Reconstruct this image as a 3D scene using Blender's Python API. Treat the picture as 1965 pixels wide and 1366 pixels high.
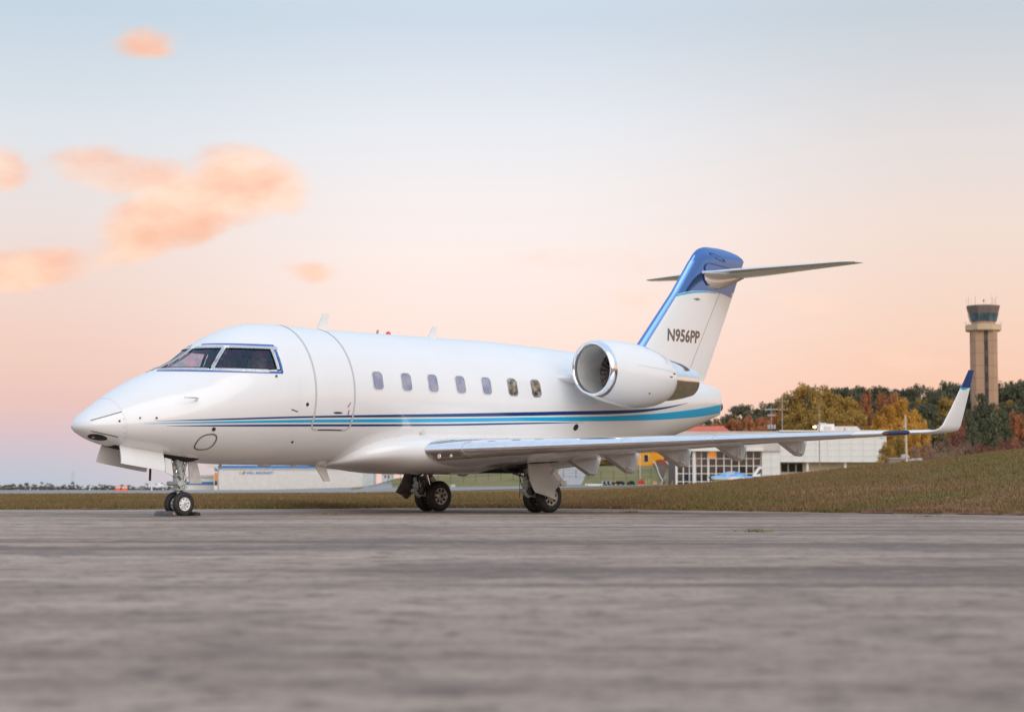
import bpy, bmesh, math, random
import numpy as np
from mathutils import Vector, Matrix
PI = math.pi
sc = bpy.context.scene
for o in list(bpy.data.objects):
    bpy.data.objects.remove(o)

# ------------------------------------------------------------------ camera
CAM_H, F_PX, PITCH = 0.5768, 3906.0, 0.0631
cam = bpy.data.cameras.new('camera')
cam.sensor_width = 36.0
cam.lens = F_PX / 1965.0 * 36.0
cam.clip_start, cam.clip_end = 0.05, 9000
cam.dof.use_dof = True
cam.dof.focus_distance = 40.0
cam.dof.aperture_fstop = 2.2
cam_o = bpy.data.objects.new('camera', cam)
sc.collection.objects.link(cam_o)
cam_o.location = (0, 0, CAM_H)
cam_o.rotation_euler = (PI / 2 + PITCH, 0, 0)
sc.camera = cam_o

# ------------------------------------------------------------------ sky and sun
SUN_EL, SUN_AZ = math.radians(28), math.radians(150)      # azimuth clockwise from +Y, behind the camera to the right
sun = bpy.data.lights.new('sun', 'SUN')
sun.energy = 1.5
sun.angle = math.radians(60)
sun.color = (1.0, 0.91, 0.83)
sun_o = bpy.data.objects.new('sun', sun)
sc.collection.objects.link(sun_o)
sd = Vector((math.sin(SUN_AZ) * math.cos(SUN_EL), math.cos(SUN_AZ) * math.cos(SUN_EL), math.sin(SUN_EL)))
sun_o.rotation_euler = sd.to_track_quat('Z', 'Y').to_euler()
sun_o.location = (20, -30, 40)

sc.view_settings.view_transform = 'Standard'
sc.view_settings.look = 'None'
sc.view_settings.exposure = 0.14
sc.view_settings.gamma = 1.0
sc.view_settings.use_curve_mapping = False
sc.cycles.use_denoising = True
sc.cycles.max_bounces = 8
sc.cycles.transparent_max_bounces = 12
sc.cycles.sample_clamp_indirect = 6.0


def lin(r, g, b):
    f = lambda c: (c / 255 / 12.92) if c / 255 <= 0.04045 else ((c / 255 + 0.055) / 1.055) ** 2.4
    return (f(r), f(g), f(b), 1.0)


class NT:
    """small helper to wire node trees"""
    def __init__(self, nt):
        self.nt = nt
    def n(self, typ, **kw):
        nd = self.nt.nodes.new(typ)
        for k, v in kw.items():
            setattr(nd, k, v)
        return nd
    def put(self, sock, v):
        if hasattr(v, 'is_output') or isinstance(v, bpy.types.NodeSocket):
            self.nt.links.new(v, sock)
        elif v is not None:
            sock.default_value = v
    def m(self, op, a, b=None, c=None, clamp=False):
        nd = self.n('ShaderNodeMath', operation=op, use_clamp=clamp)
        self.put(nd.inputs[0], a)
        if b is not None:
            self.put(nd.inputs[1], b)
        if c is not None:
            self.put(nd.inputs[2], c)
        return nd.outputs[0]
    def mix(self, fac, a, b, blend='MIX'):
        nd = self.n('ShaderNodeMix', data_type='RGBA', blend_type=blend)
        nd.clamp_factor = True
        self.put(nd.inputs[0], fac)
        self.put(nd.inputs[6], a)
        self.put(nd.inputs[7], b)
        return nd.outputs[2]
    def ramp(self, fac, stops, interp='LINEAR'):
        nd = self.n('ShaderNodeValToRGB')
        cr = nd.color_ramp
        cr.interpolation = interp
        while len(cr.elements) > 1:
            cr.elements.remove(cr.elements[-1])
        for i, (p, c) in enumerate(stops):
            e = cr.elements[0] if i == 0 else cr.elements.new(p)
            e.position = p
            e.color = c if len(c) == 4 else (*c, 1)
        self.put(nd.inputs[0], fac)
        return nd.outputs[0]
    def smooth(self, v, lo, hi, a=0.0, b=1.0):
        nd = self.n('ShaderNodeMapRange', interpolation_type='SMOOTHSTEP')
        self.put(nd.inputs[0], v)
        for i, x in enumerate((lo, hi, a, b)):
            nd.inputs[1 + i].default_value = x
        return nd.outputs[0]
    def noise(self, vec, scale, detail=4, rough=0.55, dist=0.0, out=0):
        nd = self.n('ShaderNodeTexNoise')
        if vec is not None:
            self.put(nd.inputs['Vector'], vec)
        nd.inputs['Scale'].default_value = scale
        nd.inputs['Detail'].default_value = detail
        nd.inputs['Roughness'].default_value = rough
        nd.inputs['Distortion'].default_value = dist
        return nd.outputs[out]


world = bpy.data.worlds.new('World')
sc.world = world
world.use_nodes = True
wt = world.node_tree
wt.nodes.clear()
k = NT(wt)
tc = k.n('ShaderNodeTexCoord')
sep = k.n('ShaderNodeSeparateXYZ')
k.put(sep.inputs[0], tc.outputs['Generated'])
dx, dy, dz = sep.outputs
el = k.m('DIVIDE', k.m('ARCSINE', dz), PI / 2)           # 0 at the horizon, 1 overhead
EL = lambda deg: max(0.0, min(1.0, deg / 90.0))
zen = [(EL(25), lin(203, 219, 238)), (EL(50), lin(198, 218, 244)), (EL(90), lin(188, 212, 242))]
left = k.ramp(el, [(0, lin(180, 189, 201)), (EL(0.5), lin(188, 188, 200)), (EL(1.3), lin(206, 186, 194)), (EL(2.3), lin(224, 187, 181)),
                   (EL(3.6), lin(229, 196, 184)), (EL(5.2), lin(230, 204, 195)), (EL(7.3), lin(225, 212, 209)), (EL(9.6), lin(213, 217, 223)),
                   (EL(13), lin(188, 203, 216))] + zen)
mid = k.ramp(el, [(0, lin(236, 196, 184)), (EL(2.5), lin(241, 209, 199)), (EL(4.5), lin(244, 221, 213)), (EL(6.5), lin(241, 227, 223)),
                  (EL(8.3), lin(234, 228, 229)), (EL(10), lin(223, 225, 231)), (EL(13), lin(196, 208, 221))] + zen)
right = k.ramp(el, [(0, lin(238, 184, 158)), (EL(3), lin(238, 196, 174)), (EL(5), lin(235, 205, 189)), (EL(7.2), lin(230, 211, 202)),
                    (EL(9.5), lin(218, 211, 210)), (EL(13), lin(190, 199, 208))] + zen)
az = k.m('ARCTAN2', dx, k.m('ABSOLUTE', dy))
c1 = k.mix(k.smooth(az, -0.235, -0.03), left, mid)
sky_col = k.mix(k.smooth(az, 0.0, 0.22), c1, right)
# thin sunset clouds: soft streaks broken up by noise
ys = k.m('MAXIMUM', dy, 0.02)
u = k.m('DIVIDE', dx, ys)
v = k.m('DIVIDE', dz, ys)
comb = k.n('ShaderNodeCombineXYZ')
k.put(comb.inputs[0], u)
k.put(comb.inputs[1], k.m('MULTIPLY', v, 1.9))
wn = k.n('ShaderNodeTexNoise')
k.put(wn.inputs['Vector'], comb.outputs[0])
wn.inputs['Scale'].default_value = 19
wn.inputs['Detail'].default_value = 3
ws = k.n('ShaderNodeSeparateXYZ')
k.put(ws.inputs[0], wn.outputs['Color'])
uw = k.m('ADD', u, k.m('MULTIPLY', k.m('SUBTRACT', ws.outputs[0], 0.5), 0.034))
vw = k.m('ADD', v, k.m('MULTIPLY', k.m('SUBTRACT', ws.outputs[1], 0.5), 0.020))
blobs = [(270, 345, 210, 48, -0.16, 0.85), (450, 355, 130, 66, 0.0, 1.1), (345, 405, 190, 56, 0.40, 1.15), (255, 450, 95, 44, 0.5, 1.0), (500, 375, 95, 40, 0.0, 0.9), (165, 322, 100, 36, -0.15, 0.7),
         (40, 508, 140, 40, 0.08, 1.0), (8, 322, 52, 46, -0.5, 0.8), (265, 75, 76, 38, 0.05, 0.95), (605, 515, 72, 24, 0.0, 0.6), (30, 622, 70, 14, 0.1, 0.3),
         (1130, 500, 240, 40, 0.05, 0.3), (1520, 575, 190, 36, 0.0, 0.42), (1230, 568, 90, 20, 0.0, 0.36), (1760, 690, 130, 30, 0.05, 0.4), (480, 460, 80, 12, 0, 0.2)]
dens = None
for (px, py, rx, ry, rot, st) in blobs:
    cu, cv = (px - 982.5) / F_PX, (930 - py) / F_PX
    du, dv = k.m('SUBTRACT', uw, cu), k.m('SUBTRACT', vw, cv)
    cr_, sr_ = math.cos(rot), math.sin(rot)
    a_ = k.m('DIVIDE', k.m('ADD', k.m('MULTIPLY', du, cr_), k.m('MULTIPLY', dv, sr_)), rx * 1.22 / F_PX)
    b_ = k.m('DIVIDE', k.m('SUBTRACT', k.m('MULTIPLY', dv, cr_), k.m('MULTIPLY', du, sr_)), ry * 1.28 / F_PX)
    r2 = k.m('ADD', k.m('MULTIPLY', a_, a_), k.m('MULTIPLY', b_, b_))
    g = k.m('MULTIPLY', k.m('SUBTRACT', 1.0, r2, clamp=True), st)
    dens = g if dens is None else k.m('MAXIMUM', dens, g)
cn = k.noise(comb.outputs[0], 20, 6, 0.58, 1.2)
cl = k.m('MULTIPLY', k.smooth(k.m('ADD', dens, k.m('MULTIPLY', k.m('SUBTRACT', cn, 0.5), 0.95)), 0.0, 1.0), k.smooth(dens, 0.0, 0.55))
cl = k.m('MULTIPLY', k.m('MULTIPLY', cl, k.smooth(dy, 0.3, 0.6)), 0.9)
cn2 = k.noise(comb.outputs[0], 24, 4, 0.5)
ccol = k.mix(k.smooth(cn2, 0.3, 0.7), lin(240, 182, 154), lin(254, 216, 190))
sky_col = k.mix(cl, sky_col, ccol)
# below the horizon: the colour of the ground, never seen past the terrain
sky_col = k.mix(k.smooth(dz, -0.06, -0.01), lin(120, 112, 105), sky_col)
nish = k.n('ShaderNodeTexSky', sky_type='NISHITA')
nish.sun_disc = False
nish.sun_elevation = math.radians(3)
nish.sun_rotation = SUN_AZ
bg1 = k.n('ShaderNodeBackground')
k.put(bg1.inputs[0], sky_col)
bg1.inputs[1].default_value = 1.0
bg2 = k.n('ShaderNodeBackground')
k.put(bg2.inputs[0], nish.outputs[0])
bg2.inputs[1].default_value = 0.008
addb = k.n('ShaderNodeAddShader')
k.put(addb.inputs[0], bg1.outputs[0])
k.put(addb.inputs[1], bg2.outputs[0])
wo = k.n('ShaderNodeOutputWorld')
k.put(wo.inputs[0], addb.outputs[0])

# ------------------------------------------------------------------ materials
MATS = {}


def mat(name, base, rough=0.5, metal=0.0, coat=0.0, var=0.0, vscale=3.0, bump=0.0, bscale=40.0, spec=0.5, var2=None, emit=None, estr=0.0, coords='Object', coat_rough=0.04, distort=0.0):
    if name in MATS:
        return MATS[name]
    m = bpy.data.materials.new(name)
    m.use_nodes = True
    nt = m.node_tree
    q = NT(nt)
    b = nt.nodes['Principled BSDF']
    base = (*base[:3], 1)
    b.inputs['Roughness'].default_value = rough
    b.inputs['Metallic'].default_value = metal
    b.inputs['Coat Weight'].default_value = coat
    b.inputs['Coat Roughness'].default_value = coat_rough
    b.inputs['Specular IOR Level'].default_value = spec
    t = q.n('ShaderNodeTexCoord')
    if var or var2:
        nz = q.noise(t.outputs[coords], vscale, 5, 0.6, distort)
        lo = tuple(c * (1 - var) for c in base[:3]) + (1,)
        hi = var2 if var2 else tuple(min(1, c * (1 + var)) for c in base[:3]) + (1,)
        if var2:
            lo = base
            hi = (*var2[:3], 1)
        q.put(b.inputs['Base Color'], q.mix(q.smooth(nz, 0.35, 0.65), lo, hi))
    else:
        b.inputs['Base Color'].default_value = base
    if bump:
        bn = q.n('ShaderNodeBump')
        bn.inputs['Strength'].default_value = bump
        bn.inputs['Distance'].default_value = 0.02
        q.put(bn.inputs['Height'], q.noise(t.outputs[coords], bscale, 4, 0.6))
        q.put(b.inputs['Normal'], bn.outputs[0])
    if emit:
        b.inputs['Emission Color'].default_value = (*emit[:3], 1)
        b.inputs['Emission Strength'].default_value = estr
    MATS[name] = m
    return m


WHITE = mat('white_paint', (0.80, 0.80, 0.795), 0.24, coat=0.7, var=0.012, vscale=0.8)
WHITE2 = mat('white_paint_satin', (0.76, 0.76, 0.74), 0.32, coat=0.3, var=0.03, vscale=3)
NAVY = mat('navy_paint', lin(8, 56, 116), 0.2, coat=0.8)
CYAN = mat('cyan_paint', lin(0, 172, 222), 0.2, coat=0.8)
CHROME = mat('polished_metal', (0.90, 0.905, 0.92), 0.075, 1.0, var=0.03, vscale=6)
CHROME2 = mat('brushed_metal', (0.78, 0.76, 0.74), 0.15, 1.0, var=0.1, vscale=8)
BLUECHROME = mat('blue_metallic_paint', lin(36, 104, 182), 0.06, 0.85, coat=1.0)
BLUECHROME.node_tree.nodes['Principled BSDF'].inputs['Coat IOR'].default_value = 1.9
FINLE = mat('sky_tinted_polished_metal', lin(118, 156, 204), 0.24, 1.0)  # blue of the reflected sky put into the metal's base colour
SEAL = mat('grey_seal', (0.52, 0.52, 0.52), 0.6)
LINE = mat('panel_line', (0.30, 0.30, 0.30), 0.7)
DARKMET = mat('dark_metal', (0.055, 0.05, 0.05), 0.45, 0.6, var=0.3, vscale=20)
BLACK = mat('black_void', (0.012, 0.011, 0.011), 0.8)
RUBBER = mat('tyre_rubber', (0.022, 0.021, 0.021), 0.62, var=0.25, vscale=15, bump=0.1, bscale=60)
RIMW = mat('white_rim', (0.74, 0.74, 0.72), 0.35, var=0.06, vscale=18)
RIMG = mat('tan_grey_rim', (0.52, 0.47, 0.40), 0.40, 0.3, var=0.15, vscale=18)
GEARG = mat('pale_green_gear_paint', (0.46, 0.50, 0.47), 0.38, var=0.16, vscale=18)
GEARD = mat('sooty_gear_metal', (0.075, 0.07, 0.066), 0.45, 0.5, var=0.5, vscale=25)
PIST = mat('piston_chrome', (0.86, 0.86, 0.87), 0.1, 1.0)
HOSE = mat('black_hose', (0.02, 0.02, 0.02), 0.5)
RED = mat('red_tag', lin(190, 30, 30), 0.5)
REDLENS = mat('red_lens', lin(215, 40, 30), 0.15, coat=0.8)
INTERIOR = mat('cockpit_liner', (0.26, 0.19, 0.165), 0.7, var=0.3, vscale=8)
SEATM = mat('cockpit_seat', (0.34, 0.26, 0.20), 0.7, var=0.2, vscale=9)
PANEM = mat('window_shade_behind_glass', lin(128, 131, 158), 0.04, coat=1.0, var2=lin(160, 158, 172), var=0.1, vscale=3.2)
PANED = mat('clear_cabin_glass', (0.06, 0.05, 0.045), 0.03, coat=1.0, var2=(0.45, 0.36, 0.27), var=0.1, vscale=7)
DUCT = mat('inlet_duct_grey', (0.60, 0.59, 0.56), 0.38, var=0.06, vscale=4)
LENS = mat('lamp_lens', (0.75, 0.73, 0.68), 0.08, 0.3, coat=0.6)
REGM = mat('registration_grey', lin(118, 104, 100), 0.3, 0.6, coat=0.5)
FRAMEM = mat('riveted_window_frame', (0.60, 0.60, 0.61), 0.34, 0.55, var=0.22, vscale=45)

gm = bpy.data.materials.new('cockpit_glass')
gm.use_nodes = True
gq = NT(gm.node_tree)
gm.node_tree.nodes.clear()
go = gq.n('ShaderNodeOutputMaterial')
gt = gq.n('ShaderNodeBsdfTransparent')
gg = gq.n('ShaderNodeBsdfGlossy')
gg.inputs['Roughness'].default_value = 0.03
gtc = gq.n('ShaderNodeTexCoord')
gno = gq.noise(gtc.outputs['Object'], 3.2, 2, 0.5, 1.6)
gq.put(gt.inputs[0], gq.ramp(gno, [(0.3, (0.80, 0.66, 0.80)), (0.42, (0.84, 0.78, 0.82)), (0.50, (0.50, 0.74, 0.78)), (0.56, (0.66, 0.60, 0.84)), (0.62, (0.86, 0.72, 0.74)), (0.7, (0.80, 0.74, 0.82))]))
gq.put(gg.inputs[0], gq.ramp(gno, [(0.3, (0.75, 0.60, 0.85)), (0.42, (0.65, 0.6, 0.75)), (0.5, (0.35, 0.72, 0.75)), (0.56, (0.35, 0.45, 0.85)), (0.62, (0.8, 0.55, 0.72)), (0.75, (0.65, 0.62, 0.7))]))
gl = gq.n('ShaderNodeLayerWeight')
gl.inputs[0].default_value = 0.35
gx = gq.n('ShaderNodeMixShader')
gq.put(gx.inputs[0], gq.m('ADD', gq.m('MULTIPLY', gq.m('POWER', gl.outputs[1], 2.5), 0.7), 0.09, clamp=True))
gq.put(gx.inputs[1], gt.outputs[0])
gq.put(gx.inputs[2], gg.outputs[0])
gq.put(go.inputs[0], gx.outputs[0])
GLASS = gm

# ------------------------------------------------------------------ object helpers
COL = sc.collection


class MB:
    """collects vertices and faces; build() links them as ONE mesh object"""
    def __init__(self):
        self.v, self.f = [], []
    def add(self, vs, fs):
        o = len(self.v)
        self.v += [tuple(p) for p in vs]
        self.f += [tuple(i + o for i in f) for f in fs]
        return self
    def box(self, c, s, rz=0.0, ry=0.0, rx=0.0, bevel=0.0):
        R = Matrix.Rotation(rz, 3, 'Z') @ Matrix.Rotation(ry, 3, 'Y') @ Matrix.Rotation(rx, 3, 'X')
        if bevel <= 0:
            pts = [(sx, sy, sz) for sz in (-.5, .5) for sx, sy in ((-.5, -.5), (.5, -.5), (.5, .5), (-.5, .5))]
            pts = [(a * s[0], b * s[1], d * s[2]) for a, b, d in pts]
            fs = [(0, 3, 2, 1), (4, 5, 6, 7), (0, 1, 5, 4), (1, 2, 6, 5), (2, 3, 7, 6), (3, 0, 4, 7)]
        else:
            bm = bmesh.new()
            bmesh.ops.create_cube(bm, size=1)
            bmesh.ops.scale(bm, vec=s, verts=bm.verts)
            bmesh.ops.bevel(bm, geom=list(bm.edges), offset=bevel, segments=2, affect='EDGES', profile=0.5)
            bm.verts.ensure_lookup_table()
            for i, q in enumerate(bm.verts):
                q.index = i
            pts = [tuple(q.co) for q in bm.verts]
            fs = [tuple(q.index for q in f.verts) for f in bm.faces]
            bm.free()
        return self.add([tuple(Vector(c) + R @ Vector(p)) for p in pts], fs)
    def loft(self, rings, cap=True, closed=True):
        n = len(rings[0])
        vs = [p for r in rings for p in r]
        fs = []
        for i in range(len(rings) - 1):
            for j in range(n if closed else n - 1):
                a, b = i * n + j, i * n + (j + 1) % n
                fs.append((a, b, b + n, a + n))
        if cap and closed:
            fs.append(tuple(range(n - 1, -1, -1)))
            fs.append(tuple((len(rings) - 1) * n + j for j in range(n)))
        return self.add(vs, fs)
    def tube(self, pts, r, n=10, cap=True):
        pts = [Vector(p) for p in pts]
        rs = r if isinstance(r, (list, tuple)) else [r] * len(pts)
        rings = []
        prev = None
        for i, p in enumerate(pts):
            t = (pts[min(i + 1, len(pts) - 1)] - pts[max(i - 1, 0)]).normalized()
            if prev is None:
                a = t.orthogonal().normalized()
            else:
                a = (prev - t * prev.dot(t))
                a = a.normalized() if a.length > 1e-6 else t.orthogonal().normalized()
            prev = a
            b = t.cross(a)
            rings.append([tuple(p + (a * math.cos(2 * PI * j / n) + b * math.sin(2 * PI * j / n)) * rs[i]) for j in range(n)])
        return self.loft(rings, cap)
    def lathe(self, prof, o, axis='y', n=40, cap=False):
        """prof: (along axis, radius)"""
        rings = []
        for a, r in prof:
            ring = []
            for j in range(n):
                t = 2 * PI * j / n
                c_, s_ = r * math.cos(t), r * math.sin(t)
                q = {'x': (a, c_, s_), 'y': (c_, a, s_), 'z': (c_, s_, a)}[axis]
                ring.append((o[0] + q[0], o[1] + q[1], o[2] + q[2]))
            rings.append(ring)
        return self.loft(rings, cap)
    def prism(self, poly, ext):
        """extrude a planar polygon of 3-D points by the vector ext"""
        n = len(poly)
        e = Vector(ext)
        vs = [tuple(p) for p in poly] + [tuple(Vector(p) + e) for p in poly]
        fs = [tuple(range(n)), tuple(range(2 * n - 1, n - 1, -1))] + [(i, (i + 1) % n, (i + 1) % n + n, i + n) for i in range(n)]
        return self.add(vs, fs)
    def build(self, name, m, parent=None, smooth=35, recalc=True):
        me = bpy.data.meshes.new(name)
        me.from_pydata(self.v, [], self.f)
        if recalc:
            bm = bmesh.new()
            bm.from_mesh(me)
            bmesh.ops.remove_doubles(bm, verts=bm.verts, dist=1e-5)
            bmesh.ops.recalc_face_normals(bm, faces=bm.faces)
            bm.to_mesh(me)
            bm.free()
        me.materials.append(m)
        if smooth:
            me.shade_smooth()
            if smooth < 180:
                me.set_sharp_from_angle(angle=math.radians(smooth))
        return link(name, me, parent)


def link(name, me, parent=None):
    o = bpy.data.objects.new(name, me)
    COL.objects.link(o)
    o.parent = parent
    return o


def tag(o, label=None, cat=None, group=None, kind=None):
    for key, val in (('label', label), ('category', cat), ('group', group), ('kind', kind)):
        if val:
            o[key] = val
    return o


def thing(name, label, cat, loc=(0, 0, 0), rz=0.0, group=None):
    o = bpy.data.objects.new(name, None)
    o.empty_display_size = 0.3
    COL.objects.link(o)
    o.location = loc
    o.rotation_euler = (0, 0, rz)
    return tag(o, label, cat, group)


def copy_tree(o, parent=None):
    c = o.copy()
    COL.objects.link(c)
    c.parent = parent
    for ch in list(o.children):
        copy_tree(ch, c)
    return c


def pch(xs, ys, x):
    xs = np.asarray(xs, float)
    ys = np.asarray(ys, float)
    x = np.asarray(x, float)
    h = np.diff(xs)
    d = np.diff(ys) / h
    m = np.zeros_like(ys)
    m[0], m[-1] = d[0], d[-1]
    for i in range(1, len(xs) - 1):
        if d[i - 1] * d[i] > 0:
            w1, w2 = 2 * h[i] + h[i - 1], h[i] + 2 * h[i - 1]
            m[i] = (w1 + w2) / (w1 / d[i - 1] + w2 / d[i])
    i = np.clip(np.searchsorted(xs, x) - 1, 0, len(xs) - 2)
    t = np.clip((x - xs[i]) / h[i], 0, 1)
    return ((1 + 2 * t) * (1 - t) ** 2) * ys[i] + t * (1 - t) ** 2 * h[i] * m[i] + t * t * (3 - 2 * t) * ys[i + 1] + t * t * (t - 1) * h[i] * m[i + 1]


def sstep(t):
    t = np.clip(t, 0, 1)
    return t * t * (3 - 2 * t)

# ================================================================== THE SETTING
def at(px, Y):
    """world X at depth Y for a column of the photograph"""
    return (px - 982.5) / F_PX * Y


def hz(py, Y):
    """world Z at depth Y for a row of the photograph (horizon at row 930)"""
    return CAM_H + (930.0 - py) / F_PX * Y


E_A = [-1500, 0, 500, 850, 1080, 1500, 1965, 2300, 3200]
E_D = [44, 47.5, 48.3, 50.6, 49.5, 43.3, 38.5, 35.5, 30]
C_A = [-1500, 0, 700, 1100, 1300, 1500, 1700, 1965, 2300, 3200]
C_Z = [0.17, 0.21, 0.25, 0.33, 0.52, 0.87, 1.24, 1.76, 2.25, 2.5]


def edge_d(a):
    return pch(E_A, E_D, a)


def ground(X, Y):
    X = np.asarray(X, float)
    Y = np.asarray(Y, float)
    Yc = np.maximum(Y, 1.0)
    a = np.clip(982.5 + F_PX * X / Yc, -1500, 3200)
    e = edge_d(a)
    cr = pch(C_A, C_Z, a)
    zr = np.interp(a, [500, 760, 1250], [-1.3, 0.0, 0.50])
    zr = zr - np.where(a < 760, np.maximum(Yc - 730, 0) * 0.0036, 0) * np.clip((760 - a) / 100, 0, 1)
    t = np.clip((Yc - e) / (70 - e), 0, 1)
    strip = 0.03 + (cr - 0.03) * (t * (1.75 - 0.75 * t))
    strip = strip + 0.035 * np.sin(X * 0.9 + Y * 0.7) * np.sin(X * 0.37 - Y * 0.5) * t
    z = np.where(Yc < e, -0.08 - 0 * t, strip)
    z = np.where(Yc > 70, cr + (zr - cr) * sstep((Yc - 70) / 75), z)
    bank = np.interp(a, [690, 770, 1000, 1120, 1300, 1400], [0, 2.2, 3.5, 4.2, 4.3, 4.3])
    start = np.interp(a, [1290, 1320], [400, 352])
    z = z + np.where(Yc > 150, bank * sstep((Yc - start) / 42), 0)
    hill = np.interp(a, [1000, 1200, 1300, 1400, 1500, 1600, 3200], [0, 1.5, 3.0, 5.5, 8.5, 10, 10])
    z = z + np.where(Yc > 300, hill * sstep((Yc - 440) / 150), 0)
    return z


def gz(X, Y):
    return float(ground(X, Y))


def stuff_mat(name, fn):
    m = bpy.data.materials.new(name)
    m.use_nodes = True
    q = NT(m.node_tree)
    b = m.node_tree.nodes['Principled BSDF']
    fn(q, b)
    MATS[name] = m
    return m


def _grass(q, b):
    t = q.n('ShaderNodeTexCoord')
    o = t.outputs['Object']
    big = q.noise(o, 0.09, 4, 0.6)
    med = q.noise(o, 0.8, 5, 0.65)
    fin = q.noise(o, 9.0, 5, 0.7)
    c = q.ramp(big, [(0.32, (0.185, 0.150, 0.060)), (0.46, (0.215, 0.140, 0.078)), (0.56, (0.225, 0.130, 0.080)), (0.68, (0.185, 0.160, 0.062))])
    c = q.mix(q.smooth(med, 0.40, 0.62), c, (0.27, 0.19, 0.105, 1))
    c = q.mix(q.m('MULTIPLY', q.smooth(med, 0.50, 0.30), 0.55), c, (0.125, 0.140, 0.048, 1))
    c = q.mix(q.m('MULTIPLY', q.smooth(fin, 0.40, 0.70), 0.55), c, (0.33, 0.25, 0.15, 1))
    c = q.mix(q.m('MULTIPLY', q.smooth(fin, 0.50, 0.28), 0.7), c, (0.085, 0.065, 0.034, 1))
    q.put(b.inputs['Base Color'], c)
    b.inputs['Roughness'].default_value = 0.95
    b.inputs['Specular IOR Level'].default_value = 0.1
    bn = q.n('ShaderNodeBump')
    bn.inputs['Strength'].default_value = 0.9
    bn.inputs['Distance'].default_value = 0.06
    q.put(bn.inputs['Height'], q.noise(o, 14, 5, 0.7))
    q.put(b.inputs['Normal'], bn.outputs[0])


GRASS = stuff_mat('dry_grass_ground', _grass)


def _bank(q, b):
    t = q.n('ShaderNodeTexCoord')
    o = t.outputs['Object']
    med = q.noise(o, 0.10, 5, 0.65)
    fin = q.noise(o, 1.2, 5, 0.7)
    c = q.ramp(med, [(0.35, (0.135, 0.150, 0.050)), (0.5, (0.215, 0.190, 0.080)), (0.65, (0.27, 0.20, 0.095))])
    c = q.mix(q.m('MULTIPLY', q.smooth(fin, 0.42, 0.7), 0.5), c, (0.28, 0.235, 0.125, 1))
    q.put(b.inputs['Base Color'], c)
    b.inputs['Roughness'].default_value = 0.95
    b.inputs['Specular IOR Level'].default_value = 0.1


BANK = stuff_mat('green_bank_grass', _bank)


def _asphalt(q, b):
    t = q.n('ShaderNodeTexCoord')
    o = t.outputs['Object']
    big = q.noise(o, 0.11, 4, 0.5, 0.8)
    med = q.noise(o, 0.40, 4, 0.52, 0.7)
    mot = q.noise(o, 3.4, 6, 0.70, 0.3)
    gra = q.noise(o, 15.0, 4, 0.7)
    fin = q.noise(o, 80, 3, 0.7)
    st = q.n('ShaderNodeMapping')
    st.inputs['Scale'].default_value = (0.09, 1.0, 1)
    st.inputs['Rotation'].default_value = (0, 0, 0.06)
    q.put(st.inputs[0], o)
    streak = q.noise(st.outputs[0], 0.42, 4, 0.5, 0.9)
    c = q.ramp(big, [(0.30, (0.245, 0.174, 0.132)), (0.48, (0.347, 0.254, 0.197)), (0.66, (0.435, 0.326, 0.256))])
    c = q.mix(q.m('MULTIPLY', q.smooth(med, 0.52, 0.30), 0.75), c, (0.167, 0.118, 0.093, 1))
    c = q.mix(q.m('MULTIPLY', q.smooth(med, 0.54, 0.72), 0.55), c, (0.507, 0.386, 0.305, 1))
    c = q.mix(q.m('MULTIPLY', q.smooth(streak, 0.53, 0.66), 0.60), c, (0.525, 0.397, 0.316, 1))
    c = q.mix(q.m('MULTIPLY', q.smooth(streak, 0.47, 0.34), 0.85), c, (0.150, 0.104, 0.082, 1))
    c = q.mix(q.m('MULTIPLY', q.smooth(mot, 0.50, 0.36), 0.78), c, (0.135, 0.095, 0.076, 1))
    c = q.mix(q.m('MULTIPLY', q.smooth(mot, 0.54, 0.70), 0.45), c, (0.562, 0.431, 0.340, 1))
    c = q.mix(q.m('MULTIPLY', q.smooth(gra, 0.47, 0.35), 0.6), c, (0.127, 0.091, 0.072, 1))
    c = q.mix(q.m('MULTIPLY', q.smooth(gra, 0.56, 0.68), 0.35), c, (0.562, 0.438, 0.347, 1))
    c = q.mix(q.m('MULTIPLY', q.smooth(fin, 0.55, 0.75), 0.3), c, (0.597, 0.464, 0.368, 1))
    c = q.mix(q.m('MULTIPLY', q.smooth(fin, 0.45, 0.25), 0.4), c, (0.109, 0.082, 0.064, 1))
    vo = q.n('ShaderNodeTexVoronoi', feature='DISTANCE_TO_EDGE')
    wv = q.n('ShaderNodeVectorMath', operation='ADD')
    q.put(wv.inputs[0], o)
    wsn = q.n('ShaderNodeTexNoise')
    wsn.inputs['Scale'].default_value = 0.9
    q.put(wsn.inputs['Vector'], o)
    q.put(wv.inputs[1], wsn.outputs['Color'])
    q.put(vo.inputs['Vector'], wv.outputs[0])
    vo.inputs['Scale'].default_value = 0.30
    crack = q.smooth(vo.outputs[0], 0.012, 0.002)
    c = q.mix(q.m('MULTIPLY', crack, 0.10), c, (0.110, 0.087, 0.073, 1))
    q.put(b.inputs['Base Color'], c)
    q.put(b.inputs['Roughness'], q.smooth(med, 0.3, 0.7, 0.72, 0.92))
    b.inputs['Specular IOR Level'].default_value = 0.25
    bn = q.n('ShaderNodeBump')
    bn.inputs['Strength'].default_value = 0.55
    bn.inputs['Distance'].default_value = 0.012
    q.put(bn.inputs['Height'], q.m('ADD', q.m('MULTIPLY', fin, 0.6), mot))
    q.put(b.inputs['Normal'], bn.outputs[0])


ASPH = stuff_mat('weathered_asphalt', _asphalt)
RAMPM = mat('pale_concrete_ramp', (0.27, 0.25, 0.24), 0.85, var=0.18, vscale=0.05)
DIRT = mat('red_clay_edge', (0.20, 0.085, 0.05), 0.95, var=0.4, vscale=1.5)


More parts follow.
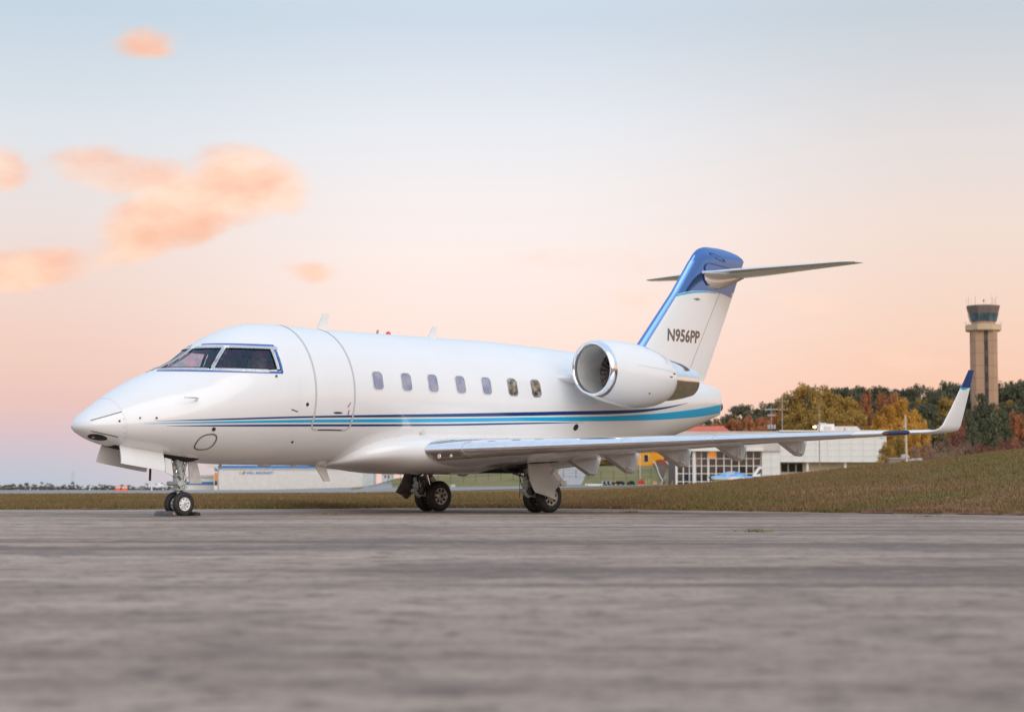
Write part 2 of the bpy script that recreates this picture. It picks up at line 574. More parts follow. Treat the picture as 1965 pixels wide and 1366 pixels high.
def polar_sheet(name, m, a0, a1, da, ds, zfn, smooth=180):
    av = np.arange(a0, a1 + 1e-6, da)
    A, D = np.meshgrid(av, ds, indexing='ij')
    X = (A - 982.5) / F_PX * D
    Z = zfn(X, D, A)
    vs = np.stack([X, D, Z], -1).reshape(-1, 3)
    nD = len(ds)
    fs = []
    for i in range(len(av) - 1):
        for j in range(nD - 1):
            q = i * nD + j
            fs.append((q, q + nD, q + nD + 1, q + 1))
    mb = MB()
    mb.v = [tuple(p) for p in vs]
    mb.f = fs
    return mb.build(name, m, None, smooth, recalc=False)


# one sheet of ground from the apron's edge to the horizon, in a wide fan
rad = np.concatenate([np.arange(26, 80, 1.0), np.arange(80, 160, 6), np.arange(160, 340, 20), np.arange(340, 620, 8), np.arange(620, 1000, 60), np.array([1000, 1300, 1700, 2300, 3200, 4500, 6000])])
terrain = polar_sheet('terrain', GRASS, -6500, 8500, 30, rad, lambda X, D, A: ground(X, D))
terrain.data.materials.append(BANK)
for p in terrain.data.polygons:
    if p.center[1] > 120:
        p.material_index = 1
tag(terrain, kind='structure', label='dry brown green grass verge and mound rolling away to the airfield')

# the ramp beyond the verge
ramp = polar_sheet('ramp', RAMPM, -1500, 1320, 30, np.concatenate([np.arange(150, 400, 10), np.arange(400, 760, 30)]),
                   lambda X, D, A: np.where((A > 760) & (D > 396), ground(X, np.minimum(D, 396)) - 0.3, ground(X, D) + 0.03))
tag(ramp, kind='structure', label='pale concrete ramp beyond the grass verge')

# apron: a big asphalt sheet with a worn outer edge
random.seed(4)
mb = MB()
av = list(range(-6000, 8000, 10))
near = [(-60, -12), (80, -12)]
edge = []
for a in av:
    d = float(edge_d(min(3200, max(-1500, a)))) + random.uniform(-0.10, 0.10) + 0.15 * math.sin(a * 0.021)
    edge.append(((a - 982.5) / F_PX * d, d))
vs = []
for (x, y) in edge:
    vs.append((x, y, 0.0))
for (x, y) in edge:
    vs.append((x, -12.0, 0.0))
n = len(edge)
mb.add(vs, [(i + 1, i, i + n, i + 1 + n) for i in range(n - 1)])
apron = mb.build('apron', ASPH, None, 0, recalc=False)
tag(apron, kind='structure', label='worn grey brown asphalt apron under the jet')

# red clay showing along the apron's edge
mb = MB()
random.seed(9)
for a0, a1 in ((160, 330), (1650, 1965)):
    st = list(range(a0, a1, 6))
    vs = []
    for i, a in enumerate(st):
        d = float(edge_d(a))
        w = 1.2 * math.sin(PI * i / (len(st) - 1)) * random.uniform(0.7, 1.2) + 0.05
        for dd in (d - 0.12, d + w):
            x = (a - 982.5) / F_PX * dd
            vs.append((x, dd, (0.012 if dd < d else gz(x, dd) + 0.03)))
    mb.add(vs, [(2 * i, 2 * i + 2, 2 * i + 3, 2 * i + 1) for i in range(len(st) - 1)])
clay = mb.build('clay_edge', DIRT, None, 180, recalc=False)
tag(clay, kind='structure', label='bare red clay along the apron edge')


# grass blades of the verge and the mound: nobody could count them
def blade_mat(name, cols):
    def fn(q, b):
        t = q.n('ShaderNodeTexCoord')
        at_ = q.n('ShaderNodeAttribute')
        at_.attribute_name = 'tone'
        big = q.noise(t.outputs['Object'], 0.30, 5, 0.65)
        f = q.m('ADD', q.m('MULTIPLY', at_.outputs['Fac'], 0.45), q.m('MULTIPLY', q.smooth(big, 0.32, 0.68), 0.55))
        q.put(b.inputs['Base Color'], q.ramp(f, cols))
        b.inputs['Roughness'].default_value = 0.85
        b.inputs['Specular IOR Level'].default_value = 0.15
    return stuff_mat(name, fn)


BLADE = blade_mat('dry_grass_blades', [(0.0, (0.125, 0.132, 0.040)), (0.25, (0.190, 0.165, 0.055)), (0.45, (0.235, 0.155, 0.064)), (0.62, (0.245, 0.138, 0.068)), (0.82, (0.30, 0.195, 0.095)), (1.0, (0.38, 0.275, 0.15))])


def blades(name, A, D, hmin, hmax, seed, label):
    rng = np.random.default_rng(seed)
    n = len(A)
    X = (A - 982.5) / F_PX * D
    Z = ground(X, D)
    nb = 3
    X = np.repeat(X, nb) + rng.normal(0, 0.05, n * nb)
    Y = np.repeat(D, nb) + rng.normal(0, 0.05, n * nb)
    Z = np.repeat(Z, nb)
    h = rng.uniform(hmin, hmax, n * nb) * np.repeat(rng.uniform(0.55, 1.25, n), nb)
    th = rng.uniform(0, 2 * PI, n * nb)
    w = rng.uniform(0.006, 0.015, n * nb) * 1.5
    lx, ly = rng.normal(0, 0.4, n * nb) * h, rng.normal(0, 0.4, n * nb) * h
    V = np.empty((n * nb, 3, 3))
    V[:, 0] = np.stack([X - np.cos(th) * w, Y - np.sin(th) * w, Z - 0.02], -1)
    V[:, 1] = np.stack([X + np.cos(th) * w, Y + np.sin(th) * w, Z - 0.02], -1)
    V[:, 2] = np.stack([X + lx, Y + ly, Z + h], -1)
    me = bpy.data.meshes.new(name)
    N = n * nb
    me.vertices.add(N * 3)
    me.vertices.foreach_set('co', V.reshape(-1))
    me.loops.add(N * 3)
    me.loops.foreach_set('vertex_index', np.arange(N * 3, dtype=np.int32))
    me.polygons.add(N)
    me.polygons.foreach_set('loop_start', np.arange(0, N * 3, 3, dtype=np.int32))
    me.update()
    at_ = me.attributes.new('tone', 'FLOAT', 'POINT')
    at_.data.foreach_set('value', np.repeat(np.clip(rng.normal(0.5, 0.24, N), 0, 1), 3).astype(np.float32))
    me.materials.append(BLADE)
    o = link(name, me)
    return tag(o, label, 'grass', kind='stuff')


rng = np.random.default_rng(3)
n = 150000
A = rng.uniform(-550, 2750, n)
D0_ = edge_d(A) + 0.02
D = D0_ + (76 - D0_) * rng.uniform(0, 1, n) ** 1.25
blades('verge_grass', A, D, 0.025, 0.085, 5, 'short dry brown and green grass covering the verge and mound')
# ================================================================== THE JET
# local axes: x aft from the nose wheel, y starboard, z up; builders use (x, port, z)
JET_X, JET_Y, YAW = -6.1788, 37.8743, 0.7921
jet = thing('business_jet', 'white twin engined business jet with navy and cyan side stripes parked on the apron', 'aeroplane', (JET_X, JET_Y, 0), YAW)
NX = -2.29
TX = [-2.29, -2.2, -1.9, -1.5, -1.0, -.5, 0., .4, .8, 1.2, 1.6, 2.1, 2.7, 3.6, 7.5, 9.0, 10.6, 13.0, 14.5, 15.92]
TZ = [1.615, 1.772, 1.998, 2.258, 2.52, 2.72, 2.952, 3.224, 3.445, 3.588, 3.662, 3.678, 3.66, 3.645, 3.64, 3.605, 3.53, 3.27, 3.05, 2.87]
BX = [-2.29, -2.2, -1.9, -1.5, -1.0, -.5, 0.3, 1.2, 2.7, 9.0, 10.5, 12.5, 14.0, 14.94, 15.92]
BZ = [1.605, 1.500, 1.355, 1.25, 1.16, 1.075, 0.987, 0.955, 0.954, 0.955, 1.02, 1.35, 1.7, 1.95, 2.25]
WX = [-2.29, -2.2, -1.9, -1.5, -1.0, -.5, 0., .5, 1.0, 1.6, 2.7, 9.0, 10.5, 12.5, 14.0, 15.0, 15.92]
WW = [0., .25, .45, .635, .82, .98, 1.1, 1.19, 1.26, 1.32, 1.345, 1.345, 1.31, 1.05, .70, .42, .09]
CX = [-2.29, -1.5, -.5, .5, 1.6, 2.7, 9.0, 12.5, 15.92]
CZ = [1.61, 1.68, 1.85, 2.05, 2.22, 2.3, 2.3, 2.42, 2.56]


def U_(x):
    return np.sqrt(np.maximum(np.asarray(x, float) - NX, 0))


def sec(x):
    u_ = U_(x)
    return pch(U_(TX), TZ, u_), pch(U_(BX), BZ, u_), pch(U_(WX), WW, u_), pch(U_(CX), CZ, u_)


def S(x, th):
    """point on the hull; th 0 = top, +90 deg = port, 180 = keel; returned as (x, y starboard, z)"""
    t, b, w, c = sec(x)
    s, kk = np.sin(th), np.cos(th)
    z = np.where(kk > 0, c + (t - c) * kk, c + (c - b) * kk)
    return np.stack(np.broadcast_arrays(np.asarray(x, float), -w * s, z), -1)


def SN(x, th):
    a = S(x + 1e-3, th) - S(x - 1e-3, th)
    b = S(x, th + 1e-3) - S(x, th - 1e-3)
    n_ = np.cross(a, b)
    n_ = n_ / np.maximum(np.linalg.norm(n_, axis=-1, keepdims=True), 1e-12)
    ctr = np.stack(np.broadcast_arrays(np.asarray(x, float), 0 * th, sec(x)[3]), -1)
    sg = np.sign(((S(x, th) - ctr) * n_).sum(-1, keepdims=True))
    return n_ * np.where(sg == 0, 1, sg)


def th_of(x, z, side=1):
    t, b, w, c = sec(x)
    kk = np.where(z > c, (z - c) / (t - c), (z - c) / (c - b))
    return side * np.arccos(np.clip(kk, -1, 1))


def x_of(z, th):
    """forward station where the hull at angle th reaches height z (front of the cockpit)"""
    lo, hi = -2.25, 2.0
    for _ in range(18):
        mi = (lo + hi) / 2
        if float(S(mi, th)[2]) < z:
            lo = mi
        else:
            hi = mi
    return (lo + hi) / 2


def patch(xg, tg, off=0.004):
    """grid patch lying on the hull; xg, tg are 2-D arrays"""
    P = S(xg, tg) + SN(xg, tg) * off
    a, b = xg.shape
    vs = [tuple(p) for p in P.reshape(-1, 3)]
    fs = [(i * b + j, i * b + j + 1, (i + 1) * b + j + 1, (i + 1) * b + j) for i in range(a - 1) for j in range(b - 1)]
    return MB().add(vs, fs)


def ribbon(path, w, off=0.005, closed=False, mbx=None, widths=None):
    """strip of width w along a path of (x, th) points on the hull"""
    x = np.array([p[0] for p in path], float)
    t = np.array([p[1] for p in path], float)
    P, N = S(x, t), SN(x, t)
    if closed:
        T = np.roll(P, -1, 0) - np.roll(P, 1, 0)
    else:
        T = np.gradient(P, axis=0)
    T = T / np.maximum(np.linalg.norm(T, axis=1, keepdims=True), 1e-9)
    B = np.cross(N, T)
    ww = np.array(widths)[:, None] if widths is not None else w
    L, R_ = P + B * ww / 2 + N * off, P - B * ww / 2 + N * off
    n_ = len(path)
    vs = [tuple(p) for pair in zip(L, R_) for p in pair]
    m_ = n_ if closed else n_ - 1
    fs = [(2 * i, 2 * i + 1, 2 * ((i + 1) % n_) + 1, 2 * ((i + 1) % n_)) for i in range(m_)]
    return (mbx or MB()).add(vs, fs)


def dens(path, step=0.04):
    out = []
    for (x0, t0), (x1, t1) in zip(path[:-1], path[1:]):
        n_ = max(2, int(max(abs(x1 - x0), abs(t1 - t0) * 1.2) / step))
        out += [(x0 + (x1 - x0) * i / n_, t0 + (t1 - t0) * i / n_) for i in range(n_)]
    return out + [path[-1]]


def stud(x, z, r=0.02, h=0.012, side=1, n=12):
    t = float(th_of(x, z, side))
    P, N = Vector(S(x, t)), Vector(SN(x, np.float64(t)))
    return MB().tube([P - N * 0.01, P + N * h], r, n)


# --- hull, with the cockpit window openings left out
R_ = math.radians
ZB, ZT = 2.725, 3.105


def lerp(a, b, t):
    return a + (b - a) * t


def pane_bounds(z):
    t = (z - ZB) / (ZT - ZB)
    return (R_(3.5), R_(lerp(43.6, 30.4, t))), (R_(lerp(47.0, 33.9, t)), float(th_of(1.315, z)))


def in_window(x, th, z, pad):
    if x > 1.7 or x < -1.0 or z < ZB - pad or z > ZT + pad:
        return False
    a = abs(th)
    pa = pad / 1.1
    return any(lo - pa < a < hi + pa for lo, hi in pane_bounds(min(max(z, ZB), ZT)))


xs = np.concatenate([NX + np.linspace(0.02, 1.0, 26) ** 2 * 1.69, np.arange(-0.575, 1.75, 0.025), np.arange(1.8, 15.9, 0.12), [15.92]])
NT_ = 176
ths = np.linspace(-PI, PI, NT_ + 1)[:-1]


def hull_shell(xs, off, name, m, parent, holes=True, cap_end=True):
    XG, TG = np.meshgrid(xs, ths, indexing='ij')
    P = S(XG, TG)
    if off:
        P = P + SN(XG, TG) * off
    b = NT_
    fs = []
    for i in range(len(xs) - 1):
        xm = (xs[i] + xs[i + 1]) / 2
        for j in range(b):
            j2 = (j + 1) % b
            if holes and -1 < xm < 1.7:
                t = ths[j] + PI / b
                z = (P[i, j, 2] + P[i + 1, j2, 2]) / 2
                if in_window(xm, t, z, 0.016):
                    continue
            fs.append((i * b + j, i * b + j2, (i + 1) * b + j2, (i + 1) * b + j))
    if cap_end:
        fs.append(tuple(range(b - 1, -1, -1)))
        fs.append(tuple((len(xs) - 1) * b + j for j in range(b)))
    mb = MB()
    mb.v = [tuple(p) for p in P.reshape(-1, 3)]
    mb.f = fs
    return mb.build(name, m, parent, 60, recalc=False)


fus = hull_shell(xs, 0, 'fuselage', WHITE, jet)
hull_shell(np.arange(-0.9, 1.9, 0.025), -0.05, 'cockpit_liner', INTERIOR, fus, cap_end=True)
mb = MB()
for s in (-1, 1):
    mb.box((1.15, s * 0.45, 2.25), (0.5, 0.5, 0.5), bevel=0.05).box((1.42, s * 0.45, 2.62), (0.14, 0.48, 0.72), ry=0.15, bevel=0.05).box((1.46, s * 0.45, 3.02), (0.1, 0.28, 0.2), bevel=0.04)
mb.build('pilot_seat', SEATM, fus)
MB().box((0.10, 0, 2.48), (0.5, 1.25, 0.16), ry=-0.10, bevel=0.04).build('glareshield', BLACK, fus)
MB().box((1.25, 0, 3.32), (0.4, 0.4, 0.1), bevel=0.03).build('overhead_panel', DARKMET, fus)

for s in (1, -1):
    for fi in (0, 1):
        cw = bpy.data.objects.new('cockpit_window', None)
        COL.objects.link(cw)
        cw.parent = jet
        zz = np.linspace(ZB - 0.012, ZT + 0.012, 15)
        XG, TG = [], []
        for z in zz:
            lo, hi = pane_bounds(min(max(z, ZB), ZT))[fi]
            tt = np.linspace(lo - 0.01, hi + 0.01, 19)
            XG.append([x_of(z, t) for t in tt])
            TG.append(tt * s)
        patch(np.array(XG), np.array(TG), -0.004).build('pane', GLASS, cw, 180)
        lo0, hi0 = pane_bounds(ZB)[fi]
        lo1, hi1 = pane_bounds(ZT)[fi]
        cor = [(ZB, lo0), (ZB, hi0), (ZT, hi1), (ZT, lo1), (ZB, lo0)]
        bnd = lambda zq, hi_: pane_bounds(zq)[fi][1 if hi_ else 0]
        mb = MB()
        mg = MB()
        for (z0, t0), (z1, t1) in zip(cor[:-1], cor[1:]):
            ex = 0.022
            pp = []
            pg = []
            for i in range(21):
                f = i / 20
                z, t = lerp(z0, z1, f), lerp(t0, t1, f)
                if z0 != z1:
                    t = bnd(z, t0 == hi0)
                # push the frame's centre line outwards of the opening
                oz = 0.030 * (1 if z0 == z1 == ZT else -1 if z0 == z1 == ZB else 0)
                ot = 0.030 * (0 if z0 == z1 else (1 if t0 == hi0 or t1 == hi0 else -1))
                if fi == 0 and ot < 0:
                    ot = -0.024
                if fi == 1 and z0 != z1 and t0 == hi0:
                    pp.append((1.352, float(th_of(1.352, z)) * s))
                    pg.append((1.315, t * s))
                    continue
                pp.append((x_of(z + oz, t + ot), (t + ot) * s))
                pg.append((x_of(z, t), t * s))
            ribbon(pp, 0.074, 0.007 if z0 == z1 else 0.0085, mbx=mb)
            ribbon(pg, 0.020, 0.011, mbx=mg)
        mb.build('frame', FRAMEM, cw, 60)
        mg.build('gasket', BLACK, cw, 60)
    # polished surround
    pth = [(2.66, R_(8)), (2.66, R_(30)), (2.66, R_(52))] + [(z_, float(th_of(1.43, z_))) for z_ in (2.665, 2.80, 2.93, 3.06, 3.185)] + [(3.19, R_(34)), (3.195, R_(18)), (3.195, R_(6))]
    pts_ = []
    for (z0, t0), (z1, t1) in zip(pth[:-1], pth[1:]):
        for i in range(10):
            z, t = lerp(z0, z1, i / 10), lerp(t0, t1, i / 10)
            pts_.append((x_of(z, t), t * s))
    ribbon(pts_, 0.045, 0.006).build('windscreen_trim', BLUECHROME, fus, 60)

# --- stripes (both sides), painted as thin sheets on the hull
def stripe(xl, lo, hi, m, name='stripe'):
    for s in (1, -1):
        xv = np.arange(xl[0], xl[-1] + 1e-6, 0.06)
        zl, zh = pch(xl, lo, xv), pch(xl, hi, xv)
        zg = zl[:, None] + (zh - zl)[:, None] * np.linspace(0, 1, 6)[None]
        xg = np.repeat(xv[:, None], 6, 1)
        patch(xg, th_of(xg, zg, s), 0.0035).build(name, m, fus, 180)


stripe([-1.09, -.13, 2.14, 5.5, 7.73, 9.32, 10.2, 11.6, 12.6, 13.9], [1.716, 1.746, 1.841, 1.935, 2.009, 2.069, 2.10, 2.18, 2.28, 2.47], [1.718, 1.769, 1.875, 1.997, 2.084, 2.147, 2.18, 2.245, 2.325, 2.475], NAVY)
stripe([-1.30, -.125, 2.16, 5.53, 7.75, 10.2, 12.2, 14.45, 15.9], [1.667, 1.694, 1.754, 1.832, 1.901, 1.956, 2.029, 2.166, 2.30], [1.670, 1.722, 1.807, 1.904, 1.977, 2.057, 2.168, 2.356, 2.51], CYAN)
stripe([-.9, -.11, 2.19, 5.56, 7.78, 8.9, 9.75], [1.630, 1.638, 1.681, 1.759, 1.837, 1.880, 1.913], [1.632, 1.661, 1.720, 1.796, 1.869, 1.897, 1.915], NAVY)

# --- passenger door on the port side
door = MB()
xg, tg = np.meshgrid(np.linspace(2.19, 3.11, 14), np.linspace(R_(20), R_(118), 44), indexing='ij')
# leave the stripe zone to the hull's own paint: the door is shown by its seal and a hair of depth
path = []
x0, x1, rr = 2.17, 3.13, 0.11
t0, t1 = R_(8), R_(120)
path = [(x0, t) for t in np.linspace(t0, t1 - rr, 50)]
path += [(x0 + rr * (1 - math.cos(a)), t1 - rr + rr * math.sin(a)) for a in np.linspace(0.15, PI / 2, 8)]
path += [(x, t1) for x in np.linspace(x0 + rr + .05, x1 - rr - .05, 14)]
path += [(x1 - rr + rr * math.sin(a), t1 - rr + rr * math.cos(a)) for a in np.linspace(0.0, PI / 2 - 0.15, 8)]
path += [(x1, t) for t in np.linspace(t1 - rr, t0, 50)]
pd = bpy.data.objects.new('passenger_door', None)
COL.objects.link(pd)
pd.parent = jet
ribbon(path, 0.036, 0.0055).build('door_seal', SEAL, pd, 60)
ribbon([(x, t1 + 0.004) for x in np.linspace(2.36, 2.95, 12)], 0.022, 0.008).build('door_hinge', DARKMET, pd, 60)
mb = MB()
t = float(th_of(2.74, 1.95))
ribbon([(x, t) for x in np.linspace(2.62, 2.86, 8)], 0.03, 0.009, mbx=mb, widths=[0.006, 0.022, 0.034, 0.036, 0.036, 0.034, 0.022, 0.006])
mb.build('door_handle', DARKMET, pd, 60)
ribbon([(2.96 + i * 0.013, float(th_of(2.96, 2.06 + i * 0.018))) for i in range(6)], 0.016, 0.012).build('warning_tag', RED, pd, 60)
ribbon([(3.0 + i * 0.001, float(th_of(3.0, 1.92 + i * 0.018))) for i in range(6)], 0.02, 0.012).build('warning_tag', RED, pd, 60)

# --- cabin windows
def rrect(hw, hh, r, n=7):
    out = []
    for cx, cz, a0 in ((hw - r, hh - r, 0), (-hw + r, hh - r, PI / 2), (-hw + r, -hh + r, PI), (hw - r, -hh + r, 1.5 * PI)):
        out += [(cx + r * math.cos(a0 + i * PI / 2 / n), cz + r * math.sin(a0 + i * PI / 2 / n)) for i in range(n + 1)]
    return out


WXS = [3.749, 4.504, 5.220, 5.985, 6.729, 7.487, 8.191]
for s in (1, -1):
    for wi, wx in enumerate(WXS):
        wo_ = bpy.data.objects.new('cabin_window', None)
        COL.objects.link(wo_)
        wo_.parent = jet
        ribbon([(wx + a, float(th_of(wx, 2.60 + b, s))) for a, b in rrect(0.124, 0.170, 0.076)], 0.010, 0.0075, closed=True).build('gasket', LINE, wo_, 60)
        out = rrect(0.142, 0.188, 0.085)
        inn = rrect(0.122, 0.168, 0.075)
        zc_ = 2.60
        ribbon([(wx + a * 0.93, float(th_of(wx, zc_ + b * 0.95, s))) for a, b in out], 0.026, 0.006, closed=True).build('frame', CHROME2 if wi > 4 else WHITE2, wo_, 60)
        mb = MB()
        ring = [(wx + a, float(th_of(wx, zc_ + b, s))) for a, b in inn]
        P = [tuple(S(x, t) + SN(x, np.float64(t)) * 0.0045) for x, t in ring]
        tcc = float(th_of(wx, zc_, s))
        C = tuple(S(wx, tcc) + SN(wx, np.float64(tcc)) * 0.0045)
        mb.add(P + [C], [(i, (i + 1) % len(P), len(P)) for i in range(len(P))])
        mb.build('pane', PANED if wi > 4 else PANEM, wo_, 180)

# --- nose details
def line(pts, w, m, name, s=1, off=0.006):
    pp = []
    for (xa, za), (xb, zb) in zip(pts[:-1], pts[1:]):
        pp += [(lerp(xa, xb, i / 10), float(th_of(lerp(xa, xb, i / 10), lerp(za, zb, i / 10), s))) for i in range(11)]
    return ribbon(pp, w, off).build(name, m, fus, 60)


for s in (1, -1):
    line([(-2.14, 1.714), (-1.65, 1.877)], 0.012, DARKMET, 'lightning_strip', s, 0.009)
    line([(-2.12, 1.53), (-1.67, 1.431)], 0.016, DARKMET, 'lightning_strip', s, 0.009)
    # oval panel with a dark seal
    ov = []
    for a in np.linspace(0, 2 * PI, 40)[:-1]:
        ex_, ez_ = 0.185 * math.copysign(abs(math.cos(a)) ** 0.8, math.cos(a)), 0.225 * math.copysign(abs(math.sin(a)) ** 0.8, math.sin(a))
        x = -0.03 + ex_
        t = R_(130) - ez_ / 1.15 - ex_ * 0.05
        ov.append((x, t * s))
    ribbon(ov, 0.03, 0.006, closed=True).build('access_panel_seal', mat('dark_grey_seal', (0.17, 0.155, 0.15), 0.6), fus, 60)
    # dark inlet under the chin
    if s == 1:
        vs = []
        for a in np.linspace(0, 2 * PI, 28)[:-1]:
            x = -1.95 + 0.15 * math.cos(a)
            t = float(th_of(x, 1.425 - 0.26 * (x + 1.95) + 0.042 * math.sin(a)))
            vs.append(tuple(S(x, t) + SN(x, np.float64(t)) * 0.006))
        tcv = float(th_of(-1.95, 1.425))
        vs.append(tuple(S(-1.95, tcv) + SN(-1.95, np.float64(tcv)) * 0.007))
        MB().add(vs, [(i, (i + 1) % 27, 27) for i in range(27)]).build('chin_vent', DARKMET, fus, 180)
    stud(1.969, 2.086, 0.035, 0.006, s).build('static_port', DARKMET, fus)
    stud(1.88, 1.383, 0.026, 0.006, s).build('drain_port', DARKMET, fus)
    stud(0.011, 1.592, 0.036, 0.018, s).build('sensor', DARKMET, fus)
    stud(-1.37, 1.768, 0.015, 0.03, s).build('sensor', DARKMET, fus)
    stud(-1.09, 1.772, 0.018, 0.03, s).build('sensor', DARKMET, fus)
    stud(-1.71, 1.708, 0.02, 0.01, s).build('sensor', DARKMET, fus)
    stud(1.28, 2.594, 0.022, 0.02, s).build('sensor', DARKMET, fus)
    stud(5.06, 1.62, 0.05, 0.05, s).build('belly_light', CHROME2, fus)
    stud(9.49, 1.806, 0.075, 0.006, s, 16).build('panel_cover', DARKMET, fus)
    line([(1.60, 1.985), (1.76, 1.945)], 0.018, DARKMET, 'latch', s)
    # pitot probes
    P = Vector(S(-0.36, float(th_of(-0.36, 2.108, s))))
    N = Vector(SN(-0.36, np.float64(float(th_of(-0.36, 2.108, s)))))
    MB().tube([P, P + N * 0.10, P + N * 0.13 + Vector((-0.06, 0, 0)), P + N * 0.13 + Vector((-0.32, 0, 0))], [0.022, 0.018, 0.014, 0.007], 8).build('pitot_probe', CHROME2, fus)
    for x, z in ((-1.64, 1.75), (-1.62, 1.6), (-1.6, 1.5), (-1.66, 1.42)):
        stud(x, z, 0.008, 0.004, s, 6).build('fastener', LINE, fus)
# radome seam
ribbon([(-1.60 - 0.10 * math.cos(t), t) for t in np.linspace(-PI, PI, 90)[:-1]], 0.007, 0.003, closed=True).build('radome_seam', mat('faint_seam', (0.66, 0.66, 0.65), 0.4), fus, 60)
for s in (1, -1):
    ribbon([(1.80, R_(a) * s) for a in np.linspace(75, 175, 30)], 0.004, 0.003).build('skin_seam', MATS['faint_seam'], fus, 60)

# --- antennas and beacon
def blade_antenna(x, z, h, c0, c1, sweep, m=WHITE2, name='antenna', t=0.03):
    poly = [(x, z), (x + c0, z), (x + sweep + c1, z + h), (x + sweep, z + h)]
    return MB().prism([(a, -t / 2, b) for a, b in poly], (0, t, 0)).build(name, m, fus, 0)


blade_antenna(3.27, 3.60, 0.37, 0.24, 0.15, 0.18)
blade_antenna(6.28, 3.60, 0.28, 0.24, 0.12, 0.16)
blade_antenna(4.86, 3.62, 0.10, 0.05, 0.03, 0.03, LINE)
blade_antenna(3.22, 1.0, -0.36, 0.28, 0.15, 0.28)
MB().lathe([(0.0, 0.06), (0.03, 0.06), (0.06, 0.05), (0.085, 0.03), (0.095, 0.004)], (5.19, 0, 3.612), 'z', 16, True).build('beacon', REDLENS, fus)
MB().lathe([(0.0, 0.05), (-0.03, 0.05), (-0.06, 0.035), (-0.075, 0.004)], (9.9, 0, 0.90), 'z', 16, True).build('beacon', REDLENS, fus)
for x in (2.0, 2.72):
    MB().lathe([(0.0, 0.13 if x < 2.5 else 0.06), (-0.02, 0.12 if x < 2.5 else 0.05), (-0.035, 0.06)], (x, 0, 0.958), 'z', 20, True).build('belly_antenna', WHITE2, fus)
MB().lathe([(0, 0.025), (-0.09, 0.018)], (1.02, 0.1, 0.965), 'z', 10, True).build('drain_mast', GEARG, fus)

# --- tail end
MB().lathe([(0.0, 0.035), (0.05, 0.035), (0.07, 0.02)], (15.90, 0, 2.70), 'x', 12, True).build('tail_light', LENS, fus)
MB().tube([(15.9, 0, 2.45), (15.93, 0, 2.45)], 0.12, 20).build('auxiliary_exhaust', DARKMET, fus)

# --- belly fairing
def sup(hw, top, bot, zc, n, k=64):
    out = []
    for j in range(k):
        a = 2 * PI * j / k
        c_, s_ = math.cos(a), math.sin(a)
        y = hw * math.copysign(abs(s_) ** (2 / n), s_)
        r = abs(c_) ** (2 / n)
        out.append((y, zc + (top - zc) * r if c_ > 0 else zc - (zc - bot) * r))
    return out


FX = [3.28, 3.38, 3.55, 3.85, 4.29, 5.0, 6.5, 8.5, 10.0, 11.2, 12.0]
FW = [.14, .55, .90, 1.16, 1.33, 1.46, 1.50, 1.50, 1.36, 1.1, .7]
FT = [.99, 1.10, 1.29, 1.46, 1.60, 1.70, 1.72, 1.72, 1.66, 1.52, 1.45]
FB = [.965, .950, .930, .905, .868, .80, .785, .84, .93, 1.12, 1.32]
rings = []
for x in np.concatenate([np.linspace(3.28, 4.3, 18), np.linspace(4.4, 12.0, 50)]):
    w_, t_, b_ = float(pch(FX, FW, x)), float(pch(FX, FT, x)), float(pch(FX, FB, x))
    rings.append([(float(x), y, z) for y, z in sup(w_, t_, b_, b_ + (t_ - b_) * 0.52, 2.45)])
MB().loft(rings).build('belly_fairing', WHITE, jet, 60)

# --- wings
def airfoil(n=40, t=0.12, camber=0.012):
    out = []
    for i in range(n):
        b = 2 * PI * i / n
        xx = 0.5 * (1 + math.cos(b))            # 1 = trailing edge, 0 = leading edge
        yt = 5 * t * (0.2969 * math.sqrt(xx) - 0.126 * xx - 0.3516 * xx ** 2 + 0.2843 * xx ** 3 - 0.1036 * xx ** 4)
        yc = camber * 4 * xx * (1 - xx)
        out.append((xx, yc + yt if b < PI else yc - yt))
    return out


W_Y = [1.1, 1.45, 3.2, 9.5]
W_LE = [4.66, 4.87, 6.02, 10.15]
W_TE = [9.35, 9.35, 9.40, 11.02]
W_T = [0.128, 0.126, 0.108, 0.088]


def wing_at(y):
    f = lambda v: float(np.interp(y, W_Y, v))
    le, te = f(W_LE), f(W_TE)
    return le, te, 1.262 + 0.0383 * (y - 1.45), f(W_T)


def wing_ring(y, s, n=64):
    le, te, z, t = wing_at(y)
    c_ = te - le
    inc = R_(lerp(2.2, -0.5, (y - 1.45) / 8))
    return [(le + xx * c_, -s * y, z + zz * c_ - xx * c_ * math.tan(inc)) for xx, zz in airfoil(n, t, 0.008)]


def wing_low(y, x):
    le, te, z, t = wing_at(y)
    c_ = te - le
    xx = min(max((x - le) / c_, 0), 1)
    yt = 5 * t * (0.2969 * math.sqrt(xx) - 0.126 * xx - 0.3516 * xx ** 2 + 0.2843 * xx ** 3 - 0.1036 * xx ** 4)
    return z + (0.032 * xx * (1 - xx) - yt) * c_ - xx * c_ * math.tan(R_(lerp(2.2, -0.5, (y - 1.45) / 8)))


